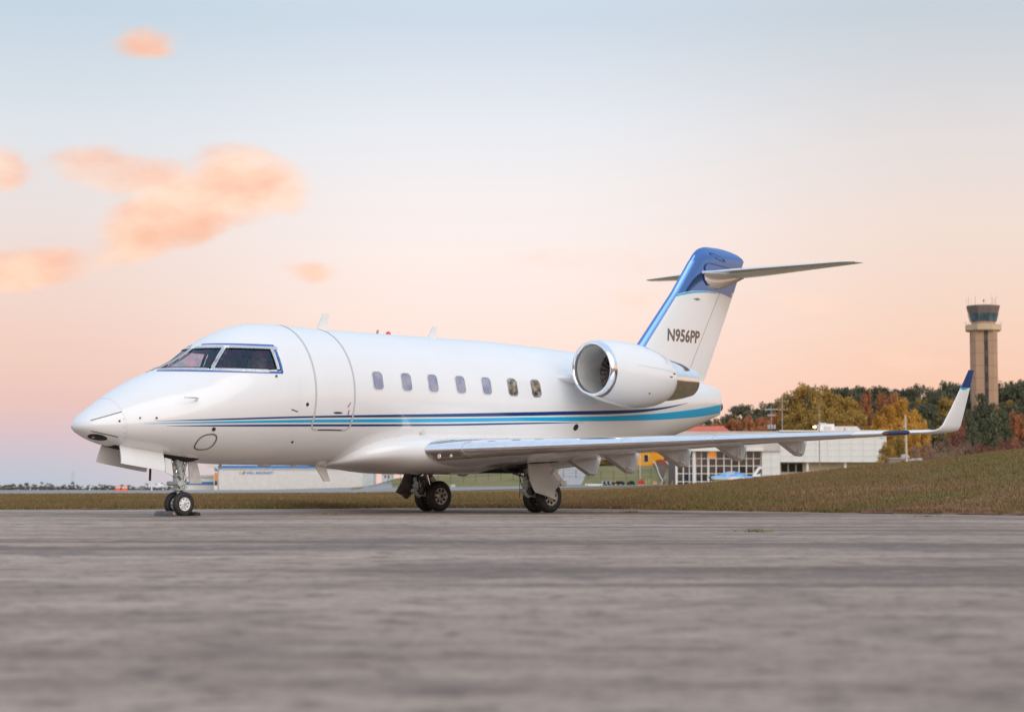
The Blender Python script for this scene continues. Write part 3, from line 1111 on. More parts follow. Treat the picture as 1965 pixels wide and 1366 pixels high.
def le_shell(y0, y1, s, frac, off, n=25, ny=30):
    """polished skin wrapped round the leading edge"""
    vs = []
    for i in range(ny + 1):
        y = lerp(y0, y1, i / ny)
        le, te, z, t = wing_at(y)
        c_ = te - le
        inc = R_(lerp(2.2, -0.5, (y - 1.45) / 8))
        for j in range(n):
            q = 2 * j / (n - 1) - 1
            xx = frac(y) * q * q
            yt = 5 * t * (0.2969 * math.sqrt(xx) - 0.126 * xx - 0.3516 * xx ** 2 + 0.2843 * xx ** 3 - 0.1036 * xx ** 4)
            zz = 0.032 * xx * (1 - xx) + (yt if q > 0 else -yt)
            nx_, nz_ = (-1 + abs(q)), (q)
            L = math.hypot(nx_, nz_) or 1
            vs.append((le + xx * c_ + off * nx_ / L, -s * y, z + zz * c_ - xx * c_ * math.tan(inc) + off * nz_ / L))
    fs = [(i * n + j, i * n + j + 1, (i + 1) * n + j + 1, (i + 1) * n + j) for i in range(ny) for j in range(n - 1)]
    return MB().add(vs, fs)


for s in (1, -1):
    rings = [wing_ring(y, s) for y in np.concatenate([np.linspace(1.1, 3.2, 8), np.linspace(3.5, 9.5, 22)])]
    wing = MB().loft(rings).build('wing', WHITE, jet, 60)
    le_shell(1.46, 8.42, s, lambda y: np.interp(y, [1.4, 3.2, 9.5], [0.085, 0.085, 0.10]), 0.006).build('leading_edge', CHROME, wing, 60)
    for yy in (2.08, 4.72, 6.2):
        le_shell(yy, yy + 0.012, s, lambda y: 0.1, 0.0085, ny=1).build('leading_edge_seam', SEAL, wing, 60)
    # landing light behind its clear cover at the root
    LL = []
    for ya, yb, ft, fb, m_, nm, of in ((1.50, 2.05, -0.12, -0.72, CHROME2, 'landing_light_frame', 0.010), (1.54, 2.01, -0.20, -0.62, mat('light_cover_glass', (0.22, 0.185, 0.16), 0.05, 0.3, coat=1.0), 'landing_light_cover', 0.014)):
        vs = []
        ny_, nq = 8, 8
        for i in range(ny_ + 1):
            y = lerp(ya, yb, i / ny_)
            le, te, z, t = wing_at(y)
            c_ = te - le
            for j in range(nq + 1):
                q = lerp(ft, fb, j / nq)
                xx = 0.085 * q * q
                yt = 5 * t * (0.2969 * math.sqrt(xx) - 0.126 * xx - 0.3516 * xx ** 2)
                zz = 0.032 * xx - yt
                vs.append((le + xx * c_ - of, -s * y, z + zz * c_ - xx * c_ * math.tan(R_(2.2)) - of * 0.6))
        fs = [(i * (nq + 1) + j, i * (nq + 1) + j + 1, (i + 1) * (nq + 1) + j + 1, (i + 1) * (nq + 1) + j) for i in range(ny_) for j in range(nq)]
        MB().add(vs, fs).build(nm, m_, wing, 60)
    for y, r in ((1.68, 0.05), (1.88, 0.035)):
        le, te, z, t = wing_at(y)
        MB().lathe([(0.004, r * 0.35), (0.006, r * 0.9), (0.015, r), (0.03, r * 0.8)], (le + 0.010, -s * y, z - 0.135), 'x', 16, True).build('landing_lamp', LENS, wing)
    # flap track fairings under the trailing edge
    for i, (y, L, dz_) in enumerate(((2.35, 1.35, 0.36), (3.0, 1.45, 0.40), (4.2, 1.42, 0.36), (5.4, 1.25, 0.32), (6.65, 1.15, 0.30))):
        if i == 0:
            y = 1.95
        te = wing_at(y)[1] + 0.05
        zt = wing_low(y, te - 0.2)
        prof = [(-L, 0.10), (-L * 0.72, -0.02), (-L * 0.30, -dz_ * 0.86), (-L * 0.24, -dz_ * 0.98), (-L * 0.10, -dz_), (-L * 0.04, -dz_ * 0.9), (0.08, 0.02), (0.0, 0.10)]
        hw = [0.02, 0.07, 0.085, 0.075, 0.055, 0.04, 0.02, 0.03]
        rings = []
        for k_ in range(15):
            f = k_ / 14
            wv = math.sin(PI * f)
            rings.append([(te + px_, -s * y + (f - 0.5) * 2 * hw_ * 0.95, zt + (pz_ if pz_ > 0 else pz_ * (0.9 + 0.1 * wv))) for (px_, pz_), hw_ in zip(prof, hw)])
        MB().loft(rings).build('flap_fairing', mat('fairing_grey_paint', (0.56, 0.55, 0.52), 0.3, coat=0.4, var=0.04, vscale=3), wing, 40)
        if i > 0:
            MB().box((te - L * 0.20, -s * (y + 0.085), zt - dz_ * 0.74), (0.18, 0.02, 0.045), ry=0.2, bevel=0.008).box((te - L * 0.20, -s * (y + 0.085), zt - dz_ * 0.45), (0.012, 0.02, 0.16)).build('hinge_bracket', WHITE2, wing)
    # aileron and flap gaps seen from below
    for fr, ya, yb in ((0.74, 1.6, 9.2), (0.62, 1.6, 6.9)):
        vs = []
        for i in range(31):
            y = lerp(ya, yb, i / 30)
            le, te, z, t = wing_at(y)
            for dx_ in (0, 0.018):
                x = le + (te - le) * fr + dx_
                vs.append((x, -s * y, wing_low(y, x) - 0.004))
        MB().add(vs, [(2 * i, 2 * i + 1, 2 * i + 3, 2 * i + 2) for i in range(30)]).build('flap_gap', LINE, wing, 0)
    # wing tip and winglet
    def wl(y, xl, xt, z, t, ty):
        """section of the winglet; ty tilts the section from level to upright"""
        c_ = xt - xl
        return [(xl + xx * c_, -s * (y - zz * c_ * math.sin(ty)), z + zz * c_ * math.cos(ty)) for xx, zz in airfoil(40, t, 0.0)]
    spec_ = [(9.48, 10.135, 11.02, 1.566, .088, 0), (9.60, 10.21, 11.03, 1.572, .085, .1), (9.70, 10.28, 11.04, 1.59, .08, .45), (9.765, 10.36, 11.05, 1.63, .08, .9), (9.80, 10.43, 11.06, 1.70, .08, 1.25),
             (9.85, 10.62, 11.12, 1.98, .075, 1.38), (9.90, 10.80, 11.18, 2.28, .07, 1.40), (9.925, 10.885, 11.205, 2.42, .07, 1.40)]
    wlo = MB().loft([wl(*q) for q in spec_]).build('winglet', WHITE, wing, 60)
    tip = [(9.925, 10.885, 11.205, 2.42, .07, 1.40), (9.95, 10.975, 11.235, 2.58, .07, 1.40), (9.98, 11.075, 11.265, 2.76, .06, 1.40)]
    MB().loft([wl(*q) for q in tip]).build('winglet_tip', NAVY, wing, 60)
    band = [(9.912, 10.850, 11.222, 2.375, .09, 1.40), (9.922, 10.874, 11.222, 2.420, .09, 1.40)]
    MB().loft([wl(*q) for q in band], cap=False).build('winglet_band', CYAN, wing, 60)
    # navigation light in the tip
    le, te, z, t = wing_at(9.2)
    rings = []
    for i in range(13):
        y = lerp(8.90, 9.34, i / 12)
        le, te, z, t = wing_at(y)
        e = math.sqrt(max(0.0, 1 - (2 * i / 12 - 1) ** 6))
        rings.append([(le - 0.012 + 0.03 * (1 - math.cos(a)) * e, -s * y, z + 0.046 * math.sin(a) * max(e, .05)) for a in np.linspace(-2.0, 2.0, 13)])
    MB().loft(rings, cap=False, closed=False).build('navigation_light', mat('dark_light_glass', lin(22, 38, 70), 0.05, coat=1.0), wing, 60)
    MB().box((wing_at(9.1)[0] - 0.012, -s * 9.08, wing_at(9.1)[2]), (0.02, 0.16, 0.022), rz=s * 0.58, bevel=0.004).build('navigation_lamp', mat('lamp_white', (0.8, 0.78, 0.76), 0.2), wing)
    MB().box((wing_at(8.97)[0] - 0.013, -s * 8.955, wing_at(8.97)[2]), (0.02, 0.08, 0.018), rz=s * 0.58, bevel=0.004).build('navigation_lamp', REDLENS, wing)
    for (y, x, z) in ((9.92, 11.20, 2.50), (9.2, 10.94, 1.5), (8.2, 10.7, 1.48)):
        MB().tube([(x, -s * y, z), (x + 0.22, -s * y, z - 0.005)], [0.006, 0.003], 5).build('static_wick', LINE, wing)

# --- engines
EY = 2.25
for s in (1, -1):
    nac = bpy.data.objects.new('engine', None)
    COL.objects.link(nac)
    nac.parent = jet
    EZ_X = [8.7, 8.88, 10.1, 11.2, 12.3]
    EZ_Z = [3.015, 3.005, 2.905, 2.85, 2.83]
    ez = lambda x: float(pch(EZ_X, EZ_Z, x))

    def ering(x, r, n=56, squash=1.0):
        tilt = 0.07 * max(0, min(1, (10.2 - x) / 1.2))
        return [(x + r * math.sin(2 * PI * j / n) * -tilt, -s * EY + r * math.cos(2 * PI * j / n) * squash, ez(x) + r * math.sin(2 * PI * j / n)) for j in range(n)]
    prof_c = [(9.02, .606), (9.15, .632), (9.4, .661), (9.7, .682), (10.0, .690), (10.3, .680), (10.55, .650), (10.78, .605), (10.95, .555), (11.06, .510), (11.10, .488)]
    MB().loft([ering(x, r) for x, r in prof_c], cap=False).build('cowling', WHITE, nac, 60)
    lip = [(9.03, .609), (8.96, .596), (8.91, .578), (8.885, .560), (8.875, .545), (8.88, .530), (8.90, .515), (8.94, .503), (8.99, .496)]
    MB().loft([ering(x, r) for x, r in lip], cap=False).build('inlet_lip', CHROME, nac, 180)
    MB().loft([ering(x, r) for x, r in ((8.985, .4955), (9.15, .487), (9.4, .485), (9.7, .49))], cap=False).build('inlet_duct', DUCT, nac, 180)
    fx = 9.72
    fan = MB().tube([(fx + .12, -s * EY, ez(fx)), (fx + .14, -s * EY, ez(fx))], 0.49, 40).build('fan_backing', BLACK, nac)
    MB().lathe([(-0.22, 0.005), (-0.17, 0.06), (-0.08, 0.115), (0.0, 0.14), (0.10, 0.15)], (fx, -s * EY, ez(fx)), 'x', 28, True).build('spinner', DARKMET, nac, 60)
    bm_ = mat('fan_blade_metal', (0.50, 0.44, 0.41), 0.35, 0.7)
    proto = None
    for b_ in range(24):
        if proto is None:
            vs = []
            for i in range(6):
                r = lerp(0.12, 0.482, i / 5)
                tw = lerp(0.5, 1.05, i / 5)
                ch = lerp(0.05, 0.085, i / 5)
                for q_ in (-1, 1):
                    vs.append((q_ * ch * math.cos(tw), q_ * ch * math.sin(tw), r))
            proto = MB().add(vs, [(2 * i, 2 * i + 1, 2 * i + 3, 2 * i + 2) for i in range(5)])
            bo = proto.build('fan_blade', bm_, nac, 60)
            pm = bo.data
        else:
            bo = link('fan_blade', pm, nac)
        bo.location = (fx, -s * EY, ez(fx))
        bo.rotation_euler = (2 * PI * b_ / 24, 0, 0)
    MB().loft([ering(x, r) for x, r in ((11.02, .478), (11.14, .474), (11.45, .44), (11.78, .385), (12.06, .322), (12.065, .305), (11.9, .345))], cap=False).build('exhaust_nozzle', CHROME, nac, 60)
    MB().tube([(11.90, -s * EY, ez(11.9)), (11.91, -s * EY, ez(11.9))], 0.345, 24).build('exhaust_core', BLACK, nac)
    # cowl latches and seams
    sm = MB()
    for x_ in (9.75, 11.05):
        r = float(pch([a for a, b in prof_c], [b for a, b in prof_c], x_)) + 0.003
    for a_, x_a, x_b in ((math.radians(12), 9.6, 11.05),):
        vs = []
        for i in range(20):
            x = lerp(x_a, x_b, i / 19)
            r = float(pch([a for a, b in prof_c], [b for a, b in prof_c], x)) + 0.004
            for d_ in (-0.006, 0.006):
                th_ = a_ + d_
                vs.append((x, -s * EY - s * r * math.cos(th_), ez(x) + r * math.sin(th_)))
        sm.add(vs, [(2 * i, 2 * i + 1, 2 * i + 3, 2 * i + 2) for i in range(19)])
    sm.build('cowl_seam', MATS['faint_seam'], nac, 0)
    for x, a_ in ((10.9, 0.16), (10.75, 0.02), (10.1, -0.62)):
        r = float(pch([a for a, b in prof_c], [b for a, b in prof_c], x))
        c0 = Vector((x, -s * EY - s * r * math.cos(a_), ez(x) + r * math.sin(a_)))
        MB().box(c0, (0.09 if a_ > -.3 else 0.05, 0.02, 0.022), bevel=0.004).build('cowl_latch', DARKMET, nac)
    # pylon
    rings = []
    for y, l_, t_ in ((0.9, 8.6, 12.3), (1.3, 9.0, 12.0), (1.75, 9.6, 11.6)):
        rings.append([(l_ + xx * (t_ - l_), -s * y, 2.86 + zz * (t_ - l_)) for xx, zz in airfoil(40, 0.10, 0)])
    MB().loft(rings).build('pylon', WHITE, nac, 60)

# --- fin
FIN_Z = [3.0, 3.83, 5.13, 6.05]
FIN_LE = [12.22, 12.95, 14.18, 14.93]
FIN_TE = [15.33, 15.78, 16.46, 16.93]


def fin_at(z):
    return float(np.interp(z, FIN_Z, FIN_LE)), float(np.interp(z, FIN_Z, FIN_TE))


def fin_ring(z, n=56, le=None, te=None, t=None):
    l_, t_ = fin_at(z)
    l_, t_ = le or l_, te or t_
    c_ = t_ - l_
    tt = t or lerp(0.12, 0.105, (z - 3) / 3)
    return [(l_ + xx * c_, zz * c_, z) for xx, zz in airfoil(n, tt, 0)]


fin = MB().loft([fin_ring(z) for z in np.linspace(2.7, 4.98, 20)]).build('vertical_fin', WHITE, jet, 60)
# metallic blue top with a curved lower edge
def fin_y(x, z):
    l_, t_ = fin_at(z)
    c_ = t_ - l_
    xx = min(max((x - l_) / c_, 0), 1)
    t = lerp(0.12, 0.105, (z - 3) / 3)
    return 5 * t * (0.2969 * math.sqrt(xx) - 0.126 * xx - 0.3516 * xx ** 2 + 0.2843 * xx ** 3 - 0.1036 * xx ** 4) * c_


MB().loft([fin_ring(z) for z in np.linspace(4.98, 5.25, 4)]).build('fin_middle', WHITE, fin, 60)
top = [(5.25, None, None)] + [(z, None, None) for z in np.linspace(5.35, 6.05, 8)]
rings = [fin_ring(z) for z, _, _ in top]
for z, l_, t_, tk in ((6.12, 15.00, 16.86, .10), (6.19, 15.09, 16.68, .095), (6.245, 15.20, 16.42, .085), (6.28, 15.33, 16.16, .07), (6.30, 15.46, 15.92, .03)):
    rings.append(fin_ring(z, le=l_, te=t_, t=tk))
MB().loft(rings).build('fin_cap', BLUECHROME, fin, 60)
BANDX = [14.10, 14.46, 14.85, 15.44, 16.04, 16.44]
BANDZ = [5.02, 5.12, 5.19, 5.22, 5.19, 5.12]
for s in (1, -1):
    xv = np.linspace(14.12, 16.42, 60)
    for lo_, hi_, m_, off in ((0.0, None, BLUECHROME, 0.004), (-0.055, -0.012, CYAN, 0.004)):
        vs = []
        for x in xv:
            z0 = float(pch(BANDX, BANDZ, x)) + lo_
            z1 = 5.27 if hi_ is None else float(pch(BANDX, BANDZ, x)) + hi_
            if hi_ is not None:
                wf = max(0, 1 - abs((x - 14.7) / 1.1)) ** 0.5
                z0 = z1 - 0.045 * wf - 0.002
            for z in np.linspace(z0, max(z1, z0 + .001), 5):
                l_, t_ = fin_at(z)
                xq = min(max(x, l_ + 0.02), t_ - 0.01)
                vs.append((xq, -s * (fin_y(xq, z) + off), z))
        MB().add(vs, [(i * 5 + j, i * 5 + j + 1, (i + 1) * 5 + j + 1, (i + 1) * 5 + j) for i in range(59) for j in range(4)]).build('fin_band', m_, fin, 180)
    # rudder hinge line
    vs = []
    for i in range(30):
        f = i / 29
        z, x = lerp(3.25, 5.28, f), lerp(14.66, 15.93, f)
        vs += [(x, -s * (fin_y(x, z) + 0.004), z), (x + 0.014, -s * (fin_y(x, z) + 0.004), z)]
    MB().add(vs, [(2 * i, 2 * i + 1, 2 * i + 3, 2 * i + 2) for i in range(29)]).build('rudder_seam', LINE, fin, 0)
    # small lamp blister
    MB().lathe([(-0.14, 0.004), (-0.08, 0.02), (0, 0.03), (0.08, 0.02), (0.14, 0.004)], (14.96, -s * (fin_y(14.96, 5.0) + 0.005), 5.0), 'x', 12).build('logo_light', CHROME2, fin)
    # registration
    cu = bpy.data.curves.new('registration', 'FONT')
    cu.body = 'N956PP'
    cu.size = 0.46
    cu.shear = 0.12
    cu.space_character = 1.02
    cu.offset = 0.013
    cu.resolution_u = 6
    tmp = bpy.data.objects.new('tmp_text', cu)
    COL.objects.link(tmp)
    dg = bpy.context.evaluated_depsgraph_get()
    me = bpy.data.meshes.new_from_object(tmp.evaluated_get(dg))
    bpy.data.objects.remove(tmp)
    bb = [v.co.copy() for v in me.vertices]
    xa, xb = min(v.x for v in bb), max(v.x for v in bb)
    ya, yb = min(v.y for v in bb), max(v.y for v in bb)
    for v in me.vertices:
        fx_, fz_ = (v.co.x - xa) / (xb - xa), (v.co.y - ya) / (yb - ya)
        x = (13.82 + fx_ * 1.27) if s == 1 else (15.09 - fx_ * 1.27)
        z = 3.935 + fz_ * 0.31
        v.co = Vector((x, -s * (fin_y(x, z) + 0.005), z))
    me.materials.clear()
    me.materials.append(REGM)
    link('registration', me, fin)
# polished leading edge of the fin
vs = []
for i in range(31):
    z = lerp(3.3, 5.92, i / 30)
    l_, t_ = fin_at(z)
    c_ = t_ - l_
    for j in range(17):
        q = 2 * j / 16 - 1
        xx = 0.07 * q * q
        yt = 5 * 0.113 * (0.2969 * math.sqrt(xx) - 0.126 * xx - 0.3516 * xx ** 2) * c_
        vs.append((l_ + xx * c_ - 0.008, math.copysign(yt + 0.003, q) if q else 0, z))
MB().add(vs, [(i * 17 + j, i * 17 + j + 1, (i + 1) * 17 + j + 1, (i + 1) * 17 + j) for i in range(30) for j in range(16)]).build('leading_edge', FINLE, fin, 60)
# lower rear fin root block blending to the tail cone
MB().loft([[(x, y, z) for y, z in sup(hw, zt_, zb_, (zt_ + zb_) / 2, 2.2, 32)] for x, hw, zt_, zb_ in ((12.2, .3, 3.38, 2.8), (13.2, .34, 3.32, 2.8), (14.4, .30, 3.12, 2.7), (15.4, .2, 2.98, 2.6), (15.9, .08, 2.88, 2.6))]).build('fin_root', WHITE, fin, 60)

# --- tailplane and its bullet fairing
tp = bpy.data.objects.new('tailplane', None)
COL.objects.link(tp)
tp.parent = jet
for s in (1, -1):
    TP = [(0.05, 15.12, 17.0, 5.655, .10), (0.4, 15.34, 17.05, 5.665, .095), (1.6, 15.98, 17.22, 5.73, .085), (3.0, 16.76, 17.42, 5.81, .075), (3.13, 16.88, 17.44, 5.82, .06), (3.2, 17.02, 17.44, 5.825, .04)]
    rings = [[(l_ + xx * (t_ - l_), -s * y, z + zz * (t_ - l_)) for xx, zz in airfoil(48, tk, 0)] for y, l_, t_, z, tk in TP]
    MB().loft(rings).build('stabiliser', WHITE, tp, 60)
    vs = []
    for i in range(25):
        y = lerp(0.12, 3.1, i / 24)
        l_, t_, z, tk = (float(np.interp(y, [q[0] for q in TP], [q[m_] for q in TP])) for m_ in (1, 2, 3, 4))
        c_ = t_ - l_
        for j in range(15):
            q = 2 * j / 14 - 1
            xx = 0.10 * q * q
            yt = 5 * tk * (0.2969 * math.sqrt(xx) - 0.126 * xx - 0.3516 * xx ** 2) * c_
            vs.append((l_ + xx * c_ - 0.006, -s * y, z + (math.copysign(yt + 0.003, q) if q else 0)))
    MB().add(vs, [(i * 15 + j, i * 15 + j + 1, (i + 1) * 15 + j + 1, (i + 1) * 15 + j) for i in range(24) for j in range(14)]).build('leading_edge', CHROME, tp, 60)
    # raised frame round the tailplane's slot in the fin
    for pts_ in ([(15.30, 5.70), (15.27, 5.78), (15.33, 5.86), (15.46, 5.90), (16.3, 5.84)], [(15.22, 5.60), (15.24, 5.48), (15.36, 5.37), (15.55, 5.36), (16.30, 5.52), (16.36, 5.56)]):
        MB().tube([(x, -s * (fin_y(x, z) + 0.02), z) for x, z in pts_], 0.014, 6).build('slot_frame', NAVY, tp)
for s in (1, -1):
    pts_ = [(15.50 + 0.29 * (1 - math.cos(a)), 6.14 - 0.075 * (1 - math.cos(a)) + 0.045 * math.sin(a)) for a in np.linspace(0, 2 * PI, 25)]
    MB().tube([(x, -s * (fin_y(x, min(z, 6.05)) * (0.97 if z < 6.05 else 0.80) + 0.008), z) for x, z in pts_], 0.012, 6).build('antenna_panel_frame', NAVY, tp)
rings = []
for x, hw, zt_, zb_ in ((15.08, .05, 5.62, 5.50), (15.18, .10, 5.68, 5.40), (15.45, .16, 5.70, 5.27), (15.8, .19, 5.72, 5.27), (16.2, .18, 5.74, 5.38), (16.6, .13, 5.76, 5.52), (16.86, .07, 5.77, 5.61), (16.92, .03, 5.75, 5.66)):
    rings.append([(x, y, z) for y, z in sup(hw, zt_, zb_, (zt_ + zb_) / 2, 2.6, 32)])
MB().loft(rings).build('bullet_fairing', mat('pearl_fairing', (0.74, 0.72, 0.70), 0.12, 0.4, coat=0.8), tp, 60)

# --- landing gear
def wheel(o, r, w, rim_r, rim_m, holes, hole_r, hole_d, parent, side, hub_r=0.05):
    """tyre, rim and dark lightening holes; axle along y, outer face towards side (-1 port)"""
    prof = []
    for a in np.linspace(-1, 1, 25):
        e = max(0.0, 1 - abs(a) ** 2.8) ** (1 / 2.4)
        prof.append((a * w / 2, rim_r + (r - rim_r) * (0.12 + 0.88 * e)))
    prof = [(-w * 0.40, rim_r * 0.93)] + prof + [(w * 0.40, rim_r * 0.93)]
    mb = MB().lathe(prof, o, 'y', 48)
    for g in (-0.45, -0.15, 0.15, 0.45):
        pass
    mb.build('tyre', RUBBER, parent, 50)
    for sd_ in (-1, 1):
        y0 = sd_ * w * 0.36
        pr = [(y0 * 1.12, rim_r), (y0 * 1.16, rim_r * 0.96), (y0 * 1.02, rim_r * 0.92), (y0 * 0.72, rim_r * 0.84), (y0 * 0.66, rim_r * 0.55), (y0 * 0.95, hub_r * 1.7), (y0 * 1.25, hub_r * 1.35), (y0 * 1.3, hub_r * 1.1), (y0 * 1.3, 0.001)]
        MB().lathe(pr, o, 'y', 40).build('rim', rim_m, parent, 40)
        hm_ = None
        for i in range(holes):
            a = 2 * PI * i / holes + 0.2
            c0 = (o[0] + hole_d * math.cos(a), o[1] + y0 * 0.66, o[2] + hole_d * math.sin(a))
            if hm_ is None:
                ho = MB().tube([(0, 0, 0), (0, sd_ * w * 0.035 + y0 * 0.06, 0)], hole_r, 10).build('rim_hole', BLACK, parent, 0)
                hm_ = ho.data
            else:
                ho = link('rim_hole', hm_, parent)
            ho.location = c0
        MB().tube([(o[0], o[1] + y0 * 1.25, o[2]), (o[0], o[1] + y0 * 1.42, o[2])], hub_r * 0.85, 16).build('hub_cap', DARKMET, parent)


def gear_part(name):
    o = bpy.data.objects.new(name, None)
    COL.objects.link(o)
    o.parent = jet
    return o


# nose gear
ng = gear_part('nose_gear')
for y in (-0.135, 0.135):
    wheel((0, y, 0.222), 0.226, 0.112, 0.135, RIMW, 8, 0.011, 0.092, ng, -1, 0.032)
MB().tube([(0, -0.2, 0.225), (0, 0.2, 0.225)], 0.03, 12).build('axle', GEARG, ng)
MB().tube([(-0.005, 0, 0.225), (-0.01, 0, 0.50)], 0.042, 16).build('piston', PIST, ng)
MB().tube([(0, 0, 0.19), (0, 0, 0.27), (-.002, 0, 0.36)], [0.05, 0.058, 0.05], 16).build('axle_fork', GEARG, ng)
MB().tube([(-0.01, 0, 0.45), (-0.01, 0, 0.47), (-0.012, 0, 0.50), (-0.016, 0, 0.70), (-0.018, 0, 0.72), (-0.03, 0, 1.12)], [0.075, 0.10, 0.108, 0.108, 0.095, 0.10], 18).build('strut', GEARG, ng)
MB().tube([(-0.012, 0, 0.565), (-0.013, 0, 0.62)], 0.145, 18).tube([(-0.012, 0, 0.48), (-0.013, 0, 0.50)], 0.12, 18).tube([(-0.012, 0, 0.74), (-0.013, 0, 0.77)], 0.13, 18).build('steering_collar', GEARG, ng)
MB().tube([(-0.13, -0.16, 0.60), (-0.13, 0.16, 0.60)], 0.045, 12).tube([(-0.13, -0.21, 0.60), (-0.13, -0.15, 0.60)], 0.055, 12).build('steering_actuator', GEARG, ng)
MB().tube([(-0.02, -0.10, 0.70), (-0.18, -0.13, 1.15)], [0.042, 0.036], 10).tube([(-0.02, 0.10, 0.70), (-0.18, 0.13, 1.15)], [0.042, 0.036], 10).tube([(0.0, -0.07, 0.72), (0.14, -0.1, 1.1)], 0.022, 10).tube([(0.0, 0.07, 0.72), (0.14, 0.1, 1.1)], 0.022, 10).build('side_brace', GEARG, ng)
MB().box((0.095, 0, 0.43), (0.17, 0.05, 0.03), ry=0.75, bevel=0.006).box((0.10, 0, 0.315), (0.17, 0.05, 0.03), ry=-0.75, bevel=0.006).build('torque_link', GEARG, ng)
MB().tube([(-0.07, -0.08, 0.86), (-0.095, -0.09, 0.74), (-0.06, -0.115, 0.66), (-0.085, -0.09, 0.55), (-0.04, -0.10, 0.47), (0.03, -0.08, 0.42), (0.09, -0.06, 0.36), (0.05, -0.04, 0.30)], 0.010, 7).tube([(0.05, -0.06, 1.0), (0.075, -0.08, 0.86), (0.04, -0.095, 0.76), (0.02, -0.09, 0.66), (0.075, -0.07, 0.54)], 0.009, 7).tube([(-0.09, -0.07, 0.72), (0.0, -0.1, 0.79), (0.06, -0.085, 0.90)], 0.008, 7).build('hydraulic_hose', HOSE, ng)
MB().tube([(-0.08, -0.06, 0.93), (-0.12, -0.06, 0.80)], 0.014, 8).build('actuator_rod', PIST, ng)
for vc_, vs_ in (((0.055, -0.09, 0.53), (0.10, 0.05, 0.03)), ((0.06, -0.085, 0.66), (0.05, 0.05, 0.07)), ((-0.05, -0.085, 0.80), (0.05, 0.03, 0.08))):
    MB().box(vc_, vs_, bevel=0.006).build('valve_block', CHROME2, ng)
MB().lathe([(-0.16, 0.05), (-0.12, 0.058), (-0.06, 0.045)], (0, 0.0, 0.90), 'x', 18, True).build('taxi_lamp', LENS, ng)
# wheel bay
xg, tg = np.meshgrid(np.linspace(-1.58, 0.16, 20), PI + np.linspace(-0.36, 0.36, 12), indexing='ij')
patch(xg, tg, 0.005).build('gear_bay', BLACK, ng, 180)
# bay doors: thin curved plates hinged at the bay's edges
for s in (1, -1):
    x0d, x1d = (-1.50, -0.63) if s == 1 else (-1.56, -0.36)
    drop = 0.33 if s == 1 else 0.31
    rings = []
    for i in range(13):
        x = lerp(x0d, x1d, i / 12)
        th_ = PI - s * 0.37
        P = S(x, np.float64(th_))
        for_ = []
        for j in range(9):
            f = j / 8
            yy = P[1] - s * (0.02 + 0.15 * math.sin(f * 1.3) * (1 if s == 1 else 0.6))
            zz = P[2] + 0.01 - f * drop
            for_.append((x - 0.06 * f, yy, zz))
        back = [(a, b + s * 0.022, c_) for a, b, c_ in reversed(for_)]
        rings.append(for_ + back)
    MB().loft(rings).build('gear_door', WHITE2, ng, 40)
for x in (-1.42, -0.75):
    MB().box((x, 0.36, 1.14), (0.04, 0.16, 0.05), rx=-0.6, bevel=0.005).build('door_hinge_arm', WHITE2, ng)
# small doors carried by the leg
MB().prism([(-0.62, -0.40, 1.07), (-0.46, -0.38, 1.04), (-0.44, -0.42, 0.74), (-0.64, -0.46, 0.80)], (0, 0.02, 0)).build('gear_door', WHITE2, ng, 0)
MB().prism([(0.10, -0.15, 1.03), (0.28, -0.15, 1.03), (0.37, -0.2, 0.60), (0.09, -0.2, 0.60)], (0, 0.025, 0)).build('leg_door', mat('leg_door_grey', (0.50, 0.48, 0.45), 0.4, var=0.08, vscale=8), ng, 0)
MB().box((-0.655, 0.0, 0.78), (0.05, 0.006, 0.26), ry=0.03).build('streamer', mat('maroon_streamer', lin(92, 40, 52), 0.7), ng)
MB().tube([(-0.655, 0, 0.90), (-0.60, 0, 1.08)], 0.004, 5).build('streamer_cord', HOSE, ng)

